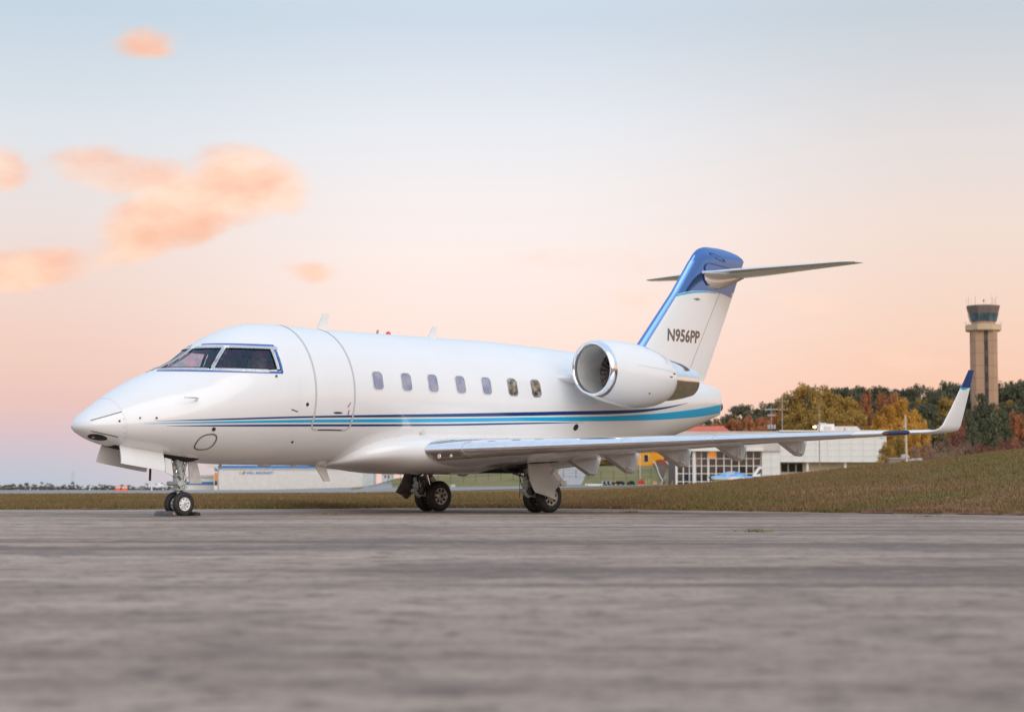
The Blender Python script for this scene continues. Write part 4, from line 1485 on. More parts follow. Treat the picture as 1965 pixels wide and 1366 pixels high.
# main gear
for s in (1, -1):
    mg_ = gear_part('main_gear')
    yc = -s * 1.66
    wx_ = 8.01
    for d_ in (-0.19, 0.19):
        wheel((wx_, yc + d_, 0.330), 0.335, 0.20, 0.205, RIMG, 8, 0.030, 0.130, mg_, -1, 0.05)
    MB().tube([(wx_, yc - 0.28, 0.333), (wx_, yc + 0.28, 0.333)], 0.045, 14).build('axle', GEARD, mg_)
    MB().tube([(wx_ - 0.06, yc, 0.36), (wx_ - 0.16, yc, 0.60), (wx_ - 0.26, yc, 0.84)], [0.05, 0.05, 0.07], 16).build('shock_absorber', PIST, mg_)
    MB().tube([(wx_, yc, 0.335), (wx_ - 0.2, yc, 0.37), (wx_ - 0.40, yc, 0.42)], [0.075, 0.07, 0.085], 14).build('trailing_arm', GEARG, mg_)
    MB().tube([(wx_, yc, 0.27), (wx_, yc, 0.40)], 0.075, 16).build('axle_housing', GEARG, mg_)
    wy_ = wx_
    wx_ = wy_ - 0.36
    MB().tube([(wx_ - 0.03, yc, 0.36), (wx_ - 0.02, yc, 0.46), (wx_ - 0.02, yc, 0.58), (wx_ - 0.03, yc, 0.95), (wx_ - 0.03, yc, 1.2)], [0.09, 0.12, 0.10, 0.10, 0.12], 18).build('strut', GEARD, mg_)
    MB().box((wx_ - 0.14, yc, 0.50), (0.20, 0.10, 0.07), ry=-0.5, bevel=0.012).box((wx_ - 0.13, yc, 0.38), (0.20, 0.09, 0.06), ry=0.6, bevel=0.012).tube([(wx_ - 0.22, yc - 0.08, 0.44), (wx_ - 0.22, yc + 0.08, 0.44)], 0.03, 12).build('torque_link', GEARG, mg_)
    MB().tube([(wx_ - 0.13, yc - s * 0.05, 0.70), (wx_ - 0.13, yc + s * 0.05, 0.70)], 0.055, 14).tube([(wx_ - 0.12, yc - 0.09, 0.56), (wx_ - 0.12, yc + 0.09, 0.56)], 0.045, 14).box((wx_ - 0.1, yc, 0.62), (0.1, 0.16, 0.14), bevel=0.02).box((wx_ - 0.09, yc, 0.84), (0.08, 0.13, 0.16), bevel=0.02).build('trunnion_block', GEARG, mg_)
    MB().tube([(wx_ - 0.1, yc, 0.72), (wx_ - 0.25, yc + s * 0.9, 0.98)], [0.025, 0.022], 10).build('side_stay', PIST, mg_)
    hs = MB()
    random.seed(12 + s)
    for i in range(6):
        y0 = yc + random.uniform(-0.12, 0.12)
        hs.tube([(wx_ - 0.12 + random.uniform(-.03, .05), y0, 1.0), (wx_ - 0.15 + random.uniform(-.04, .04), y0 + random.uniform(-.05, .05), 0.75), (wx_ - 0.10 + random.uniform(-.05, .05), y0 + random.uniform(-.06, .06), 0.55), (wx_ - 0.05, y0 * 0.3 + yc * 0.7, 0.38)], 0.011, 6)
    hs.build('hydraulic_hose', HOSE, mg_)
    MB().tube([(wx_ - 0.3, yc + 0.0, 0.98), (wx_ - 0.31, yc + 0.0, 0.3)], 0.008, 6).build('brake_line', HOSE, mg_)
    wx_ = wy_
    MB().tube([(wx_, yc - 0.075, 0.333), (wx_, yc + 0.075, 0.333)], 0.17, 24).build('brake_stack', GEARD, mg_)
    # leg door: a plate on the outer side of the leg, cut away round the wheel
    yo = 1.66 + 0.30
    rings = []
    for z in np.linspace(1.04, 0.27, 22):
        xl_ = float(np.interp(z, [0.27, 0.33, 0.37, 0.41, 0.55, 0.80, 1.04], [7.74, 7.62, 7.50, 7.33, 7.34, 7.37, 7.40]))
        xr_ = float(np.interp(z, [0.27, 0.36, 0.46, 0.52, 0.60, 0.71, 0.80, 0.92, 1.04], [7.79, 7.83, 7.92, 8.06, 8.20, 8.30, 8.20, 8.06, 8.0]))
        yd = 1.86 + (1.04 - z) * 0.54 - 0.10 * math.sin((1.04 - z) / 0.77 * PI)
        row = [(lerp(xl_, xr_, j / 8), -s * (yd - 0.05 * math.sin(j / 8 * PI)), z) for j in range(9)]
        rings.append(row + [(a, b + s * 0.03, c_) for a, b, c_ in reversed(row)])
    MB().loft(rings).build('leg_door', MATS['fairing_grey_paint'] if s == 1 else mat('dark_leg_door', (0.16, 0.14, 0.13), 0.5, var=0.3, vscale=6), mg_, 30)  # starboard door gets a darker brown-grey than the port one
    MB().box((8.18, -s * 1.92, 0.74), (0.34, 0.08, 0.12), ry=0.7, bevel=0.02).build('door_link', WHITE2, mg_)
    MB().box((8.36, -s * 1.92, 0.60), (0.16, 0.08, 0.12), bevel=0.02).build('door_link', WHITE2, mg_)
    # wheel well
    xg = np.array([(7.15, -s * 0.35), (8.35, -s * 0.35), (8.35, -s * 1.35), (7.15, -s * 1.35)])
    MB().prism([(x, y, 0.818) for x, y in xg], (0, 0, 0.05)).build('wheel_well', BLACK, mg_, 0)
    MB().prism([(x, -s * y, wing_low(y, x) - 0.012) for x, y in ((7.4, 1.5), (8.15, 1.5), (8.15, 2.0), (7.4, 2.0))], (0, 0, 0.03)).build('strut_well', BLACK, mg_, 0)

# --- wheel chocks at the nose wheel
chm = mat('scuffed_chock_metal', (0.10, 0.088, 0.085), 0.5, 0.1, var=0.3, vscale=12)
ca, sa = math.cos(YAW), math.sin(YAW)


def jet_to_world(x, port, z=0.0):
    return (JET_X + x * ca + port * sa, JET_Y + x * sa - port * ca, z)


ch = thing('wheel_chock', 'dark grey metal wheel chock wedged in front of the nose wheels', 'chock', jet_to_world(-0.33, 0.02), YAW)
MB().prism([(-0.09, -0.25, 0.004), (0.09, -0.25, 0.004), (0.075, -0.25, 0.05), (0.03, -0.25, 0.095), (-0.03, -0.25, 0.095), (-0.075, -0.25, 0.05)], (0, 0.48, 0)).build('body', chm, ch, 20)
MB().tube([(0.0, -0.255, 0.05), (0.0, -0.275, 0.05)], 0.026, 12).build('end_cap', CHROME2, ch)
ch2 = thing('wheel_chock', 'small black rubber wheel chock tucked behind the nose wheels', 'chock', jet_to_world(0.235, 0.0), YAW)
MB().prism([(-0.07, -0.25, 0.004), (0.08, -0.25, 0.004), (0.06, -0.25, 0.06), (-0.02, -0.25, 0.075)], (0, 0.5, 0)).build('body', RUBBER, ch2, 20)
MB().tube([(0.0, 0.25, 0.04), (-0.02, 0.30, 0.015), (-0.2, 0.32, 0.012)], 0.008, 6).build('pull_rope', HOSE, ch2)
# ================================================================== BUILDINGS AND AIRFIELD
WALLW = mat('white_metal_wall', (0.78, 0.74, 0.70), 0.55, var=0.05, vscale=0.6)
WALLP = mat('white_wall_panel', (0.80, 0.765, 0.73), 0.5, var=0.05, vscale=0.9)
WALLG = mat('grey_parapet', (0.56, 0.50, 0.47), 0.6, var=0.06, vscale=0.5)
CREAM = mat('cream_wall', (0.72, 0.62, 0.50), 0.7, var=0.06, vscale=0.7)
BLUET = mat('blue_trim', lin(66, 124, 178), 0.45, var=0.06, vscale=0.6)
ORANGEP = mat('orange_panel', lin(226, 136, 42), 0.5, var=0.08, vscale=1.0)
YELLW = mat('yellow_stucco', lin(244, 166, 24), 0.6, var=0.07, vscale=0.6)
BRICK = mat('red_brick_wall', lin(196, 112, 86), 0.8, var=0.14, vscale=1.4)
REDROOF = mat('orange_red_roof', lin(214, 92, 52), 0.6, var=0.08, vscale=0.5)
DARKG = mat('dark_window_glass', (0.035, 0.030, 0.032), 0.04, coat=0.6, spec=0.6)
WARMG = mat('orange_emissive_pane', lin(230, 140, 40), 0.2, emit=lin(255, 160, 50), estr=0.35)  # orange glass with a weak emission of its own, used for one pane
MULL = mat('white_mullion', (0.80, 0.77, 0.72), 0.45)
CONC = mat('pale_concrete', (0.40, 0.36, 0.33), 0.8, var=0.1, vscale=0.8)
TAN = mat('tan_precast_concrete', lin(180, 144, 116), 0.75, var=0.05, vscale=0.25)
TAN2 = mat('pale_precast_concrete', lin(208, 180, 148), 0.7, var=0.08, vscale=0.4)
CABB = mat('brown_cab_fascia', lin(124, 106, 102), 0.5, var=0.06, vscale=0.6)
SLIT = mat('dark_brown_recess', (0.040, 0.026, 0.022), 0.5)
TOWERG = mat('blue_cab_glass', (0.05, 0.085, 0.11), 0.05, coat=1.0, var2=(0.09, 0.17, 0.22), var=0.1, vscale=0.5)
WOOD = mat('weathered_pole_wood', (0.36, 0.27, 0.22), 0.85, var=0.2, vscale=2)
GALV = mat('galvanised_steel', (0.52, 0.50, 0.48), 0.5, 0.3, var=0.1, vscale=2)
DARKST = mat('dark_steel', (0.09, 0.08, 0.075), 0.55, 0.3)
CERAM = mat('grey_transformer', (0.42, 0.42, 0.43), 0.5)


def wall_panels(parent, x0, x1, z0, z1, y, nx, nz, m, name='wall_panel', gap=0.03, t=0.06):
    """separate cladding panels with open joints, all sharing one mesh"""
    pw, ph = (x1 - x0) / nx, (z1 - z0) / nz
    me = None
    for i in range(nx):
        for j in range(nz):
            c = (x0 + (i + .5) * pw, y, z0 + (j + .5) * ph)
            if me is None:
                o = MB().box((0, 0, 0), (pw - gap, t, ph - gap)).build(name, m, parent, 0)
                me = o.data
            else:
                o = link(name, me, parent)
            o.location = c


# --- the far hangar and its neighbour
HD = 733.0
hx = lambda px: at(px, HD)
hzz = lambda py: hz(py, HD)
gb = hzz(940.5)
hc = hx(557)
hangar = thing('hangar', 'long white ribbed hangar with a blue roof edge and a wall sign', 'building', (hc, HD, gb))
L = lambda px: hx(px) - hc
Zh = lambda py: hzz(py) - gb
MB().box(((L(420) + L(697)) / 2, 15, Zh(893) / 2 - 0.6), (L(697) - L(420), 30, Zh(893) + 1.2)).build('wall', WALLW, hangar, 0)
for i in range(100):
    x = L(421) + (L(696.5) - L(421)) * i / 99
    if i == 0:
        rb = MB().box((0, 0, 0), (0.13, 0.12, Zh(899) + 0.3)).build('wall_rib', mat('rib_white', (0.70, 0.66, 0.62), 0.55), hangar, 0)
        rbm = rb.data
    else:
        rb = link('wall_rib', rbm, hangar)
    rb.location = (x, -0.05, Zh(899) / 2 - .15)
MB().box(((L(419) + L(698)) / 2, -0.1, Zh(896.2)), (L(698) - L(419), 0.6, Zh(893.2) - Zh(899))).build('roof_edge', BLUET, hangar, 0)
MB().box(((L(419) + L(698)) / 2, -0.18, Zh(899.4)), (L(698) - L(419), 0.7, 0.16)).build('trim', WALLP, hangar, 0)
mb = MB()
mb.prism([(L(419), 0, Zh(893)), (L(698), 0, Zh(893)), ((L(419) + L(698)) / 2, 0, Zh(893) + 2.6)], (0, 30, 0)).build('roof', WALLP, hangar, 0)


def text_mesh(body, size, m, parent, loc, name='lettering', width=None, rz=0.0):
    cu = bpy.data.curves.new(name, 'FONT')
    cu.body = body
    cu.size = size
    cu.extrude = 0.04
    cu.offset = 0.012 * size
    tmp = bpy.data.objects.new('tmp_text', cu)
    COL.objects.link(tmp)
    me = bpy.data.meshes.new_from_object(tmp.evaluated_get(bpy.context.evaluated_depsgraph_get()))
    bpy.data.objects.remove(tmp)
    xa, xb = min(v.co.x for v in me.vertices), max(v.co.x for v in me.vertices)
    f = (width / (xb - xa)) if width else 1
    for v in me.vertices:
        v.co.x = (v.co.x - xa) * f
    me.materials.clear()
    me.materials.append(m)
    o = link(name, me, parent)
    o.location = loc
    o.rotation_euler = (PI / 2, 0, rz)
    return o


SIGNB = mat('sign_blue', lin(96, 132, 176), 0.5)
text_mesh('HILL AIRCRAFT', 1.15, SIGNB, hangar, (L(475), -0.22, Zh(909.2)), 'lettering', L(525) - L(475))
MB().box((L(462), -0.2, Zh(907)), (0.75, 0.1, 1.0), bevel=0.08).build('sign_emblem', mat('emblem_yellow', lin(240, 196, 92), 0.5), hangar, 0)
MB().prism([(L(465.5), -0.2, Zh(910)), (L(469), -0.2, Zh(910)), (L(472.5), -0.2, Zh(904.5)), (L(469), -0.2, Zh(904.5))], (0, -0.1, 0)).build('sign_emblem', SIGNB, hangar, 0)
# corner pier with an orange and blue panel, and the cream canopy
MB().box((L(415.5), 1.0, Zh(891) / 2 - .5), (L(419) - L(412), 3, Zh(891) + 1.0)).build('corner_pier', WALLP, hangar, 0)
MB().box((L(416), -0.58, (Zh(907) + Zh(923)) / 2), (0.95, 0.1, Zh(907) - Zh(923))).build('pier_panel', ORANGEP, hangar, 0)
MB().box((L(416), -0.58, (Zh(899.5) + Zh(904)) / 2), (0.95, 0.1, Zh(899.5) - Zh(904))).build('pier_panel', BLUET, hangar, 0)
MB().box((L(416), -0.58, (Zh(923) + Zh(931)) / 2), (0.95, 0.08, Zh(923) - Zh(931))).build('pier_panel', SLIT, hangar, 0)
MB().box((L(408), 0, (Zh(892) + Zh(896.5)) / 2), (L(417) - L(399), 3.0, Zh(892) - Zh(896.5))).build('canopy', CREAM, hangar, 0)

hb = thing('low_building', 'low white building with a blue band and a dark doorway beside the far hangar', 'building', (hx(380), HD + 12, gb))
Lb = lambda px: hx(px) - hx(380)
MB().box(((Lb(345) + Lb(413)) / 2, 8, Zh(916) / 2 - .6), (Lb(413) - Lb(345), 16, Zh(916) + 1.2)).build('wall', WALLW, hb, 0)
MB().prism([(Lb(343), -0.4, Zh(916)), (Lb(413), -0.4, Zh(916)), (Lb(413), -0.4, Zh(910.5)), (Lb(378), -0.4, Zh(911.5)), (Lb(343), -0.4, Zh(914.5))], (0, 17, 0)).build('roof', mat('beige_roof', (0.62, 0.54, 0.46), 0.7, var=0.06, vscale=0.3), hb, 0)
MB().box(((Lb(345) + Lb(402)) / 2, -0.1, Zh(927)), (Lb(402) - Lb(345), 0.2, Zh(924.5) - Zh(930))).build('blue_band', BLUET, hb, 0)
MB().box((Lb(406.5), -0.1, Zh(932) - 0.1), (Lb(410) - Lb(403), 0.2, Zh(924) - Zh(940))).build('doorway', mat('dark_doorway', (0.02, 0.025, 0.05), 0.4), hb, 0)
hc2 = thing('shed', 'pale grey shed standing past the right end of the far hangar', 'building', (hx(706), HD + 5, gb))
MB().box((0, 8, Zh(905) / 2 - .6), (hx(716) - hx(698), 16, Zh(905) + 1.2)).build('wall', mat('pale_blue_grey_wall', (0.55, 0.58, 0.60), 0.6, var=0.06, vscale=0.5), hc2, 0)
MB().prism([(hx(697) - hx(706), -0.3, Zh(905)), (hx(717) - hx(706), -0.3, Zh(905)), (0, -0.3, Zh(901))], (0, 16.6, 0)).build('roof', WALLP, hc2, 0)

# --- glass-fronted white building
BD = 330.0
bx = lambda px: at(px, BD)
bz = lambda py: hz(py, BD)
b0 = gz(bx(1500), BD) - 0.1
bc = bx(1500)
bl = thing('terminal_building', 'white building with a dark glass grid front and blank panelled upper wall', 'building', (bc, BD, b0))
Lx = lambda px: bx(px) - bc
Lz = lambda py: bz(py) - b0
MB().box(((Lx(1298) + Lx(1460)) / 2, 9.2, Lz(866) / 2), (Lx(1460) - Lx(1298), 17, Lz(866))).build('core', SLIT, bl, 0)
MB().box(((Lx(1298) + Lx(1496)) / 2, 8.3, (Lz(828) + Lz(866)) / 2), (Lx(1496) - Lx(1298), 18, Lz(828) - Lz(866))).build('parapet', WALLG, bl, 0)
MB().box(((Lx(1296) + Lx(1462)) / 2, -1.0, (Lz(859) + Lz(866)) / 2), (Lx(1462) - Lx(1296), 1.4, Lz(859) - Lz(866))).build('fascia', WALLP, bl, 0)
MB().box(((Lx(1460.5) + Lx(1700)) / 2, 8.2, (Lz(828) + Lz(887)) / 2), (Lx(1700) - Lx(1460.5), 17, Lz(828) - Lz(887))).build('upper_block', mat('joint_grey', (0.62, 0.57, 0.53), 0.7), bl, 0)
wall_panels(bl, Lx(1496), Lx(1700), Lz(887), Lz(828), -0.33, 9, 5, WALLP)
wall_panels(bl, Lx(1461), Lx(1496), Lz(912), Lz(866), -0.33, 2, 3, WALLP)
MB().box(((Lx(1461) + Lx(1496)) / 2, 8, Lz(887) / 2 - 1), (Lx(1496) - Lx(1461), 16.4, Lz(887) + 2)).build('side_block', WALLP, bl, 0)
MB().box(((Lx(1496) + Lx(1700)) / 2, 9.5, Lz(887) / 2 - 1), (Lx(1700) - Lx(1496) - .3, 14, Lz(887) + 2)).build('recessed_wall', CREAM, bl, 0)
MB().box(((Lx(1494) + Lx(1702)) / 2, 8, Lz(827.4)), (Lx(1702) - Lx(1494), 18, 0.22)).build('coping', WALLP, bl, 0)
for px0, px1 in ((1501, 1515), (1516, 1530), (1531, 1544)):
    wn_ = MB().box(((Lx(px0) + Lx(px1)) / 2, 2.4, (Lz(888) + Lz(907)) / 2), (Lx(px1) - Lx(px0) + .12, 0.12, Lz(888) - Lz(907))).build('window', MULL, bl, 0)
    MB().box(((Lx(px0) + Lx(px1)) / 2, 2.32, (Lz(889) + Lz(905.5)) / 2), (Lx(px1) - Lx(px0) - .12, 0.08, Lz(889) - Lz(905.5))).build('pane', DARKG, wn_, 0)
for px in (1549, 1621.5):
    MB().tube([(Lx(px), 0.4, -1.5), (Lx(px), 0.4, Lz(887))], 0.24, 16).build('column', WALLP, bl)
colp = [1298, 1311, 1322.7, 1334.6, 1346, 1359, 1374, 1389, 1403.6, 1418, 1432, 1445.7, 1459.5]
rowp = [866, 880, 894, 908.7, 924, 939]
for i in range(len(colp) - 1):
    for j in range(len(rowp) - 1):
        if i < 1 and j < 1:
            continue
        x0_, x1_, z1_, z0_ = Lx(colp[i]), Lx(colp[i + 1]), Lz(rowp[j]), max(Lz(rowp[j + 1]), -1.0)
        if i < 4 and j < 2:
            gm_ = mat('mauve_glass', (0.20, 0.145, 0.14), 0.06, coat=0.5)
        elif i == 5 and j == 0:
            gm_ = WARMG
        else:
            gm_ = DARKG
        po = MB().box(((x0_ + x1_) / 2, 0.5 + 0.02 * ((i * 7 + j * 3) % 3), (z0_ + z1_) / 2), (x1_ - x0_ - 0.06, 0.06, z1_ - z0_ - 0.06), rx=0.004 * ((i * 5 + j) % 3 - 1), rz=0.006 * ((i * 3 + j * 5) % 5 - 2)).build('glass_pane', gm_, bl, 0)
for px in colp:
    th_ = 0.34 if px in (1298, 1359) else 0.17
    MB().box((Lx(px), 0.42, Lz(866) / 2 - .5), (th_, 0.3, Lz(866) + 1.0)).build('mullion', MULL, bl, 0)
for py in rowp[1:-1]:
    MB().box(((Lx(1298) + Lx(1459.5)) / 2, 0.40, Lz(py)), (Lx(1459.5) - Lx(1298), 0.22, 0.13)).build('transom', MULL, bl, 0)
MB().tube([(Lx(1330), -0.9, -1.5), (Lx(1330), -0.9, Lz(862))], 0.26, 16).build('column', MULL, bl)

# rooftop plant
hv = thing('rooftop_unit', 'boxy white air handling unit on the roof of the white building', 'machine', (bx(1592), BD + 4, bz(827.3)))
MB().box((0, 0, 0.6), (bx(1607) - bx(1578), 2.2, bz(811) - bz(826)), bevel=0.06).build('casing', WALLP, hv, 0)
MB().box((0.1, -1.13, 0.55), (1.2, 0.05, 0.5)).build('louvre', WALLG, hv, 0)
MB().box((-0.5, 0, 1.35), (1.0, 1.6, 0.12), bevel=0.03).build('cap', WALLP, hv, 0)
rp = thing('roof_penthouse', 'low pale roof penthouse with a sloping end on the white building', 'building', (bx(1636), BD + 6, bz(827.3)))
w0, w1 = bx(1609) - bx(1636), bx(1668) - bx(1636)
MB().prism([(w0, 0, 0), (w1, 0, 0), (w1 - 1.0, 0, bz(816) - bz(827)), (w0, 0, bz(816) - bz(827))], (0, 4, 0)).build('wall', mat('pale_penthouse', (0.66, 0.58, 0.52), 0.6, var=0.05, vscale=0.6), rp, 0)
MB().box((-0.3, -0.04, 0.45), (0.12, 0.06, 0.35)).build('vent', SLIT, rp, 0)
MB().box((0.4, -0.05, 0.3), (0.25, 0.08, 0.25)).build('vent', WALLP, rp, 0)

# red-roofed house behind, yellow house, brick house on the bank
def house(name, label, px0, px1, pyt, pyb, D, m, depth=10, roof=None, roof_h=0.0, wins=(), wm=DARKG):
    x0_, x1_ = at(px0, D), at(px1, D)
    zb = min(gz((x0_ + x1_) / 2, D), hz(pyb, D)) - 0.5
    t = thing(name, label, 'building', ((x0_ + x1_) / 2, D, zb))
    w, h = x1_ - x0_, hz(pyt, D) - zb
    MB().box((0, depth / 2, h / 2), (w, depth, h)).build('wall', m, t, 0)
    if roof:
        MB().prism([(-w / 2 - .3, -0.4, h), (w / 2 + .3, -0.4, h), (w / 2 - 0.2, -0.4 + depth / 2, h + roof_h), (-w / 2 + .2, -0.4 + depth / 2, h + roof_h)], (0, 0, 0.12)).build('roof', roof, t, 0)
        MB().prism([(-w / 2 - .3, depth + .4, h), (w / 2 + .3, depth + .4, h), (w / 2 - 0.2, -0.4 + depth / 2 + .01, h + roof_h), (-w / 2 + .2, -0.4 + depth / 2 + .01, h + roof_h)], (0, 0, 0.12)).build('roof', roof, t, 0)
    for (a, b, c_, d_) in wins:
        wx0, wx1 = at(a, D) - (x0_ + x1_) / 2, at(b, D) - (x0_ + x1_) / 2
        wz1, wz0 = hz(c_, D) - zb, hz(d_, D) - zb
        fr = MB().box(((wx0 + wx1) / 2, -0.04, (wz0 + wz1) / 2), (wx1 - wx0 + .2, 0.1, wz1 - wz0 + .2)).build('window', CREAM, t, 0)
        MB().box(((wx0 + wx1) / 2, -0.1, (wz0 + wz1) / 2), (wx1 - wx0, 0.06, wz1 - wz0)).build('pane', wm, fr, 0)
    return t


house('red_roofed_building', 'long building with an orange red roof band behind the white building', 1310, 1396, 828, 870, 372, WALLG, 12, REDROOF, 1.0)
house('yellow_house', 'bright yellow walled house standing on top of the bank', 1196, 1274, 866, 898, 455, YELLW, 10, REDROOF, 2.2, ((1236, 1243.5, 873, 886),))
house('brick_house', 'red brick house with dark windows above the bank', 1100, 1146, 874, 898, 458, BRICK, 10, mat('grey_shingle_roof', (0.16, 0.15, 0.145), 0.8), 2.0, ((1112, 1118, 886, 893), (1128, 1133, 886, 893)))
house('brick_annex', 'dark red brick annex at the head of the staircase', 1262, 1300, 882, 898, 452, mat('dark_brick', lin(150, 84, 70), 0.8, var=0.15, vscale=1.5), 8, None)
house('bank_cottage', 'small white cottage at the left end of the bank', 733, 752, 908, 922, 470, MATS['pale_blue_grey_wall'], 8, mat('grey_shingle_roof', (0.16, 0.15, 0.145), 0.8), 1.2, ((738, 741, 912, 917), (745, 748, 912, 917)))

# concrete apron slab in front of the brick house
mb = MB()
vs = []
for px in np.linspace(1082, 1138, 12):
    for D_ in np.linspace(402, 444, 10):
        off = (D_ - 402) / 42 * 34 - 40
        x = at(px + off * 0.6, D_)
        vs.append((x, D_, gz(x, D_) + 0.12))
mb.add(vs, [(i * 10 + j, (i + 1) * 10 + j, (i + 1) * 10 + j + 1, i * 10 + j + 1) for i in range(11) for j in range(9)])
tag(mb.build('driveway', CONC, None, 180, recalc=False), kind='structure', label='pale concrete driveway climbing the bank')

# staircase down the bank
st = thing('staircase', 'brown staircase with white handrails climbing the grass bank', 'staircase', (at(1281, 400), 400, gz(at(1281, 400), 400)))
ox, oz = at(1281, 400), gz(at(1281, 400), 400)
NS = 24
for i in range(NS):
    f = i / (NS - 1)
    D_ = lerp(398, 444, f)
    xc_ = at(lerp(1286, 1264, f), D_)
    o = MB().box((0, 0, 0), (2.4, 2.1, 0.35)).build('step', mat('brown_step', (0.19, 0.14, 0.115), 0.85, var=0.12, vscale=2), st, 0) if i == 0 else link('step', st.children[0].data, st)
    o.location = (xc_ - ox, D_ - 400, max(gz(xc_, D_), lerp(0.2, 4.4, f)) + 0.12 - oz)
for sd_ in (-1, 1):
    pts_ = []
    for i in range(0, 13):
        f = i / 12
        D_ = lerp(398, 444, f)
        xc_ = at(lerp(1286, 1264, f), D_)
        pts_.append((xc_ - ox + sd_ * 1.35, D_ - 400, max(gz(xc_, D_), lerp(0.2, 4.4, f)) + 0.75 - oz))
    MB().tube(pts_, 0.09, 6).build('handrail', MULL, st)

# fence along the bank
fe = thing('bank_fence', 'thin wire fence with dark posts running along the green bank', 'fence', (at(1000, 418), 418, gz(at(1000, 418), 418)))
fo = (at(1000, 418), 418, gz(at(1000, 418), 418))
fp = []
for i, px in enumerate(range(745, 1262, 24)):
    D_ = 417 + 3 * math.sin(px * 0.02)
    x = at(px, D_)
    z = gz(x, D_)
    fp.append((x - fo[0], D_ - fo[1], z - fo[2]))
    o = MB().box((0, 0, 0.9), (0.10, 0.10, 1.9)).build('post', DARKST, fe, 0) if i == 0 else link('post', fe.children[0].data, fe)
    o.location = fp[-1]
for h_ in (0.5, 1.1, 1.75):
    MB().tube([(a, b, c_ + h_) for a, b, c_ in fp], 0.022, 4).build('wire', DARKST, fe)

# --- poles
def pole(name, label, px, pyt, D, r, m, cat='pole', extra=None, lean=0.0, pyb=None):
    x = at(px, D)
    zb = gz(x, D) - 0.3
    t = thing(name, label, cat, (x, D, zb))
    h = hz(pyt, D) - zb
    MB().tube([(0, 0, 0), (lean * h * 0.5, 0, h * 0.5), (lean * h, 0, h)], [r, r * 0.9, r * 0.75], 10).build('shaft', m, t)
    if extra:
        extra(t, h)
    return t


def utility(arms, trans=False):
    def fn(t, h):
        for (dz_, w) in arms:
            MB().box((0, -0.15, h - dz_), (w, 0.12, 0.13)).build('crossarm', WOOD if not trans else GALV, t, 0)
            for q in (-0.46, -0.2, 0.2, 0.46):
                MB().lathe([(0, 0.05), (0.1, 0.07), (0.18, 0.04), (0.22, 0.05)], (q * w, -0.15, h - dz_ + 0.06), 'z', 8, True).build('insulator', CERAM, t)
        if trans:
            for q in (-0.55, 0.0, 0.55):
                MB().lathe([(0, 0.20), (0.05, 0.24), (0.75, 0.24), (0.8, 0.2)], (q, -0.35, h - arms[-1][0] - 2.6), 'z', 14, True).build('transformer', CERAM, t)
        MB().tube([(0.3, -0.1, h - arms[-1][0] - 1.9), (0.45, -0.1, h - arms[-1][0] - 1.8)], 0.05, 6).build('bracket', GALV, t)
    return fn


pole('utility_pole', 'wooden utility pole with two crossarms behind the white building', 1501, 760, 365, 0.15, WOOD, extra=utility([(1.0, 2.3), (2.5, 1.9)]))
pole('utility_pole', 'utility pole carrying three grey transformers behind the white building', 1480, 779, 385, 0.13, WOOD, extra=utility([(0.7, 2.2), (1.8, 1.4)], True))
pole('light_pole', 'tall thin brown pole in front of the white panelled wall', 1572, 778, 318, 0.10, WOOD, extra=lambda t, h: MB().box((0.05, -0.14, h - 3.0), (0.25, 0.18, 0.7), bevel=0.03).build('junction_box', GALV, t))
pole('service_pole', 'pale bare pole standing right of the white building on the mound', 1740, 796, 140, 0.09, mat('pale_pole_wood', (0.58, 0.47, 0.38), 0.8, var=0.12, vscale=2), lean=-0.02, extra=lambda t, h: MB().lathe([(0, 0.05), (0.06, 0.10), (0.16, 0.10), (0.2, 0.05)], (-0.17, -0.05, h - 0.95), 'z', 12, True).build('lamp_head', CERAM, t))
pole('flag_pole', 'slim white pole beside the red bundle below the bank', 1228, 866, 345, 0.08, MULL)


def lampx(t, h):
    MB().tube([(0, 0, h - 0.1), (-0.4, -0.2, h + 0.05), (-0.7, -0.3, h)], 0.05, 6).build('arm', GALV, t)
    MB().lathe([(0.0, 0.12), (0.1, 0.20), (0.2, 0.16), (0.26, 0.05)], (-0.75, -0.32, h - 0.18), 'z', 14, True).build('lamp_head', GALV, t)
    MB().lathe([(0.0, 0.03), (0.03, 0.14), (0.12, 0.26), (0.22, 0.26), (0.3, 0.12)], (-0.75, -0.34, h - 0.42), 'z', 14, True).build('lit_globe', mat('sodium_lamp', lin(255, 214, 120), 0.3, emit=(1.0, 0.62, 0.18), estr=14.0), t)


pole('street_lamp', 'street lamp glowing warm yellow above the white roof', 1571, 817, 350, 0.06, GALV, cat='lamp', extra=lampx)
for px, pyt, D_, lab in ((292.5, 923, 640, 'slim white pole on the far ramp left of the nose gear'), (314, 930, 690, 'short white post beside the far white aeroplane'), (174, 932, 800, 'thin pink white marker post against the far trees')):
    pole('marker_pole', lab, px, pyt, D_, 0.22, MULL)
# lattice mast
D_ = 1500.0
ms = thing('radio_mast', 'faint twin legged lattice radio mast rising above the far trees', 'mast', (at(141.5, D_), D_, hz(943, D_)))
hm = hz(905, D_) - hz(943, D_)
for q in (-0.9, 0.9):
    MB().tube([(q, 0, 0), (q * 0.8, 0, hm)], 0.16, 6).build('leg', GALV, ms)
for i in range(9):
    MB().box((0, 0, hm * (i + 1) / 9.2), (1.6, 0.1, 0.12)).build('rung', GALV, ms, 0)

# --- control tower
TD = 520.0
tx = at(1889.5, TD)
tb = gz(tx, TD) - 0.5
tw = thing('control_tower', 'tall tan concrete airport control tower with a dark vertical slit and glazed cab', 'tower', (tx, TD, tb), R_(-8))
Tz = lambda py: hz(py, TD) - tb


